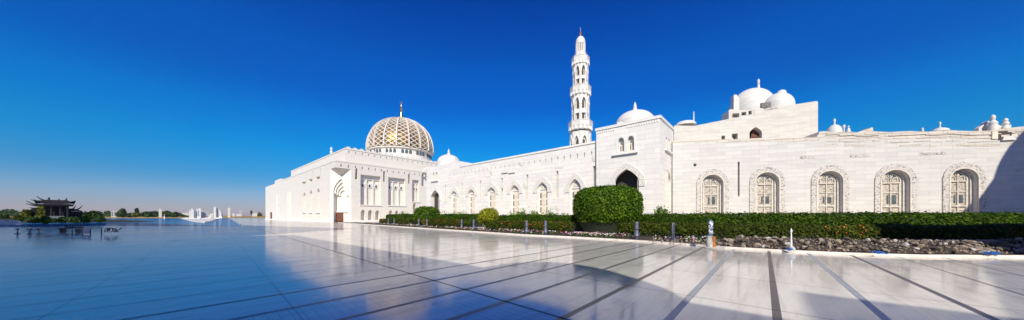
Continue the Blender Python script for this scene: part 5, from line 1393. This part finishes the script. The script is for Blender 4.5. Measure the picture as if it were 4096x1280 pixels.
p = at(658, 215, -.25); o = thing('marker_post', 'slim white marker post standing in the lake', 'post', p, 0); MB().lathe([(.45, -.2), (.32, 1.0), (.3, 3.1), (.1, 3.4)], 10).build('post', M['farwhite'], o, smooth=True); MB().lathe([(.34, 2.3), (.34, 2.8)], 10).build('band', M['darkwood'], o)

# ------------------------------------------------------------------ air
hm = bpy.data.materials.new('hazy_air'); hm.use_nodes = True; hn = hm.node_tree; hn.nodes.clear()
ho = hn.nodes.new('ShaderNodeOutputMaterial'); hv = hn.nodes.new('ShaderNodeVolumePrincipled'); hv.inputs['Color'].default_value = (0.97, 0.975, 0.985, 1); hv.inputs['Density'].default_value = 0.00007; hv.inputs['Anisotropy'].default_value = 0.2
hn.links.new(hv.outputs[0], ho.inputs['Volume'])
tag(MB().box(-9200, 9200, -700, 9200, -2.3, 95).build('haze', hm), 'thin pale air that fades the far shore', 'haze', kind='stuff')

# ------------------------------------------------------------------ light
w = bpy.data.worlds.new('World'); scene.world = w; w.use_nodes = True; nt = w.node_tree
bg = nt.nodes['Background']; sky = nt.nodes.new('ShaderNodeTexSky'); sky.sky_type = 'NISHITA'; sky.sun_disc = False
sky.sun_elevation = R(SUN_EL); sky.sun_rotation = R(180-2); sky.air_density = 1.0; sky.dust_density = 0.3; sky.ozone_density = 4.0; sky.altitude = 50
gm_ = nt.nodes.new('ShaderNodeGamma'); gm_.inputs[1].default_value = 1.0
hs = nt.nodes.new('ShaderNodeHueSaturation'); hs.inputs['Saturation'].default_value = 1.45; hs.inputs['Value'].default_value = 1.0
nt.links.new(sky.outputs[0], gm_.inputs[0]); nt.links.new(gm_.outputs[0], hs.inputs['Color'])
tcw = nt.nodes.new('ShaderNodeTexCoord'); sx = nt.nodes.new('ShaderNodeSeparateXYZ'); nt.links.new(tcw.outputs['Generated'], sx.inputs[0])
K = 0.39
tint = ramp(nt, sx.outputs[2], [(p, tuple(K*q for q in c)) for p, c in ((0.0, (0.88, 0.72, 1.04)), (0.025, (0.74, 0.69, 1.04)), (0.06, (0.60, 0.72, 1.04)), (0.10, (0.32, 0.74, 1.05)), (0.19, (0.03, 1.04, 1.28)), (0.27, (0.0, 1.06, 1.44)), (0.35, (0.0, 0.86, 1.44)), (0.44, (0.0, 0.90, 1.58)), (0.60, (0.0, 0.62, 1.42)), (0.85, (0.0, 0.5, 1.25)))])
m1 = mixc(nt, 1.0, hs.outputs[0], tint, 'MULTIPLY'); vm = nt.nodes.new('ShaderNodeVectorMath'); vm.operation = 'SCALE'; vm.inputs['Scale'].default_value = 2.0
nt.links.new(m1, vm.inputs[0]); nt.links.new(vm.outputs[0], bg.inputs['Color'])
bg.inputs['Strength'].default_value = 0.10
sd = bpy.data.lights.new('sun', 'SUN'); sd.energy = 4.9; sd.angle = R(0.5); sd.color = (1.0, 0.92, 0.78)
so_ = bpy.data.objects.new('sun', sd); COL.objects.link(so_); so_.location = (0, -30, 60)
so_.rotation_euler = Vector((0.035, math.cos(R(SUN_EL)), -math.sin(R(SUN_EL)))).to_track_quat('-Z', 'Y').to_euler()
vs_ = scene.view_settings; vs_.view_transform = 'Standard'; vs_.look = 'None'; vs_.exposure = 0.20; vs_.gamma = 1.0; vs_.use_curve_mapping = False
scene.cycles.max_bounces = 8; scene.cycles.use_denoising = True
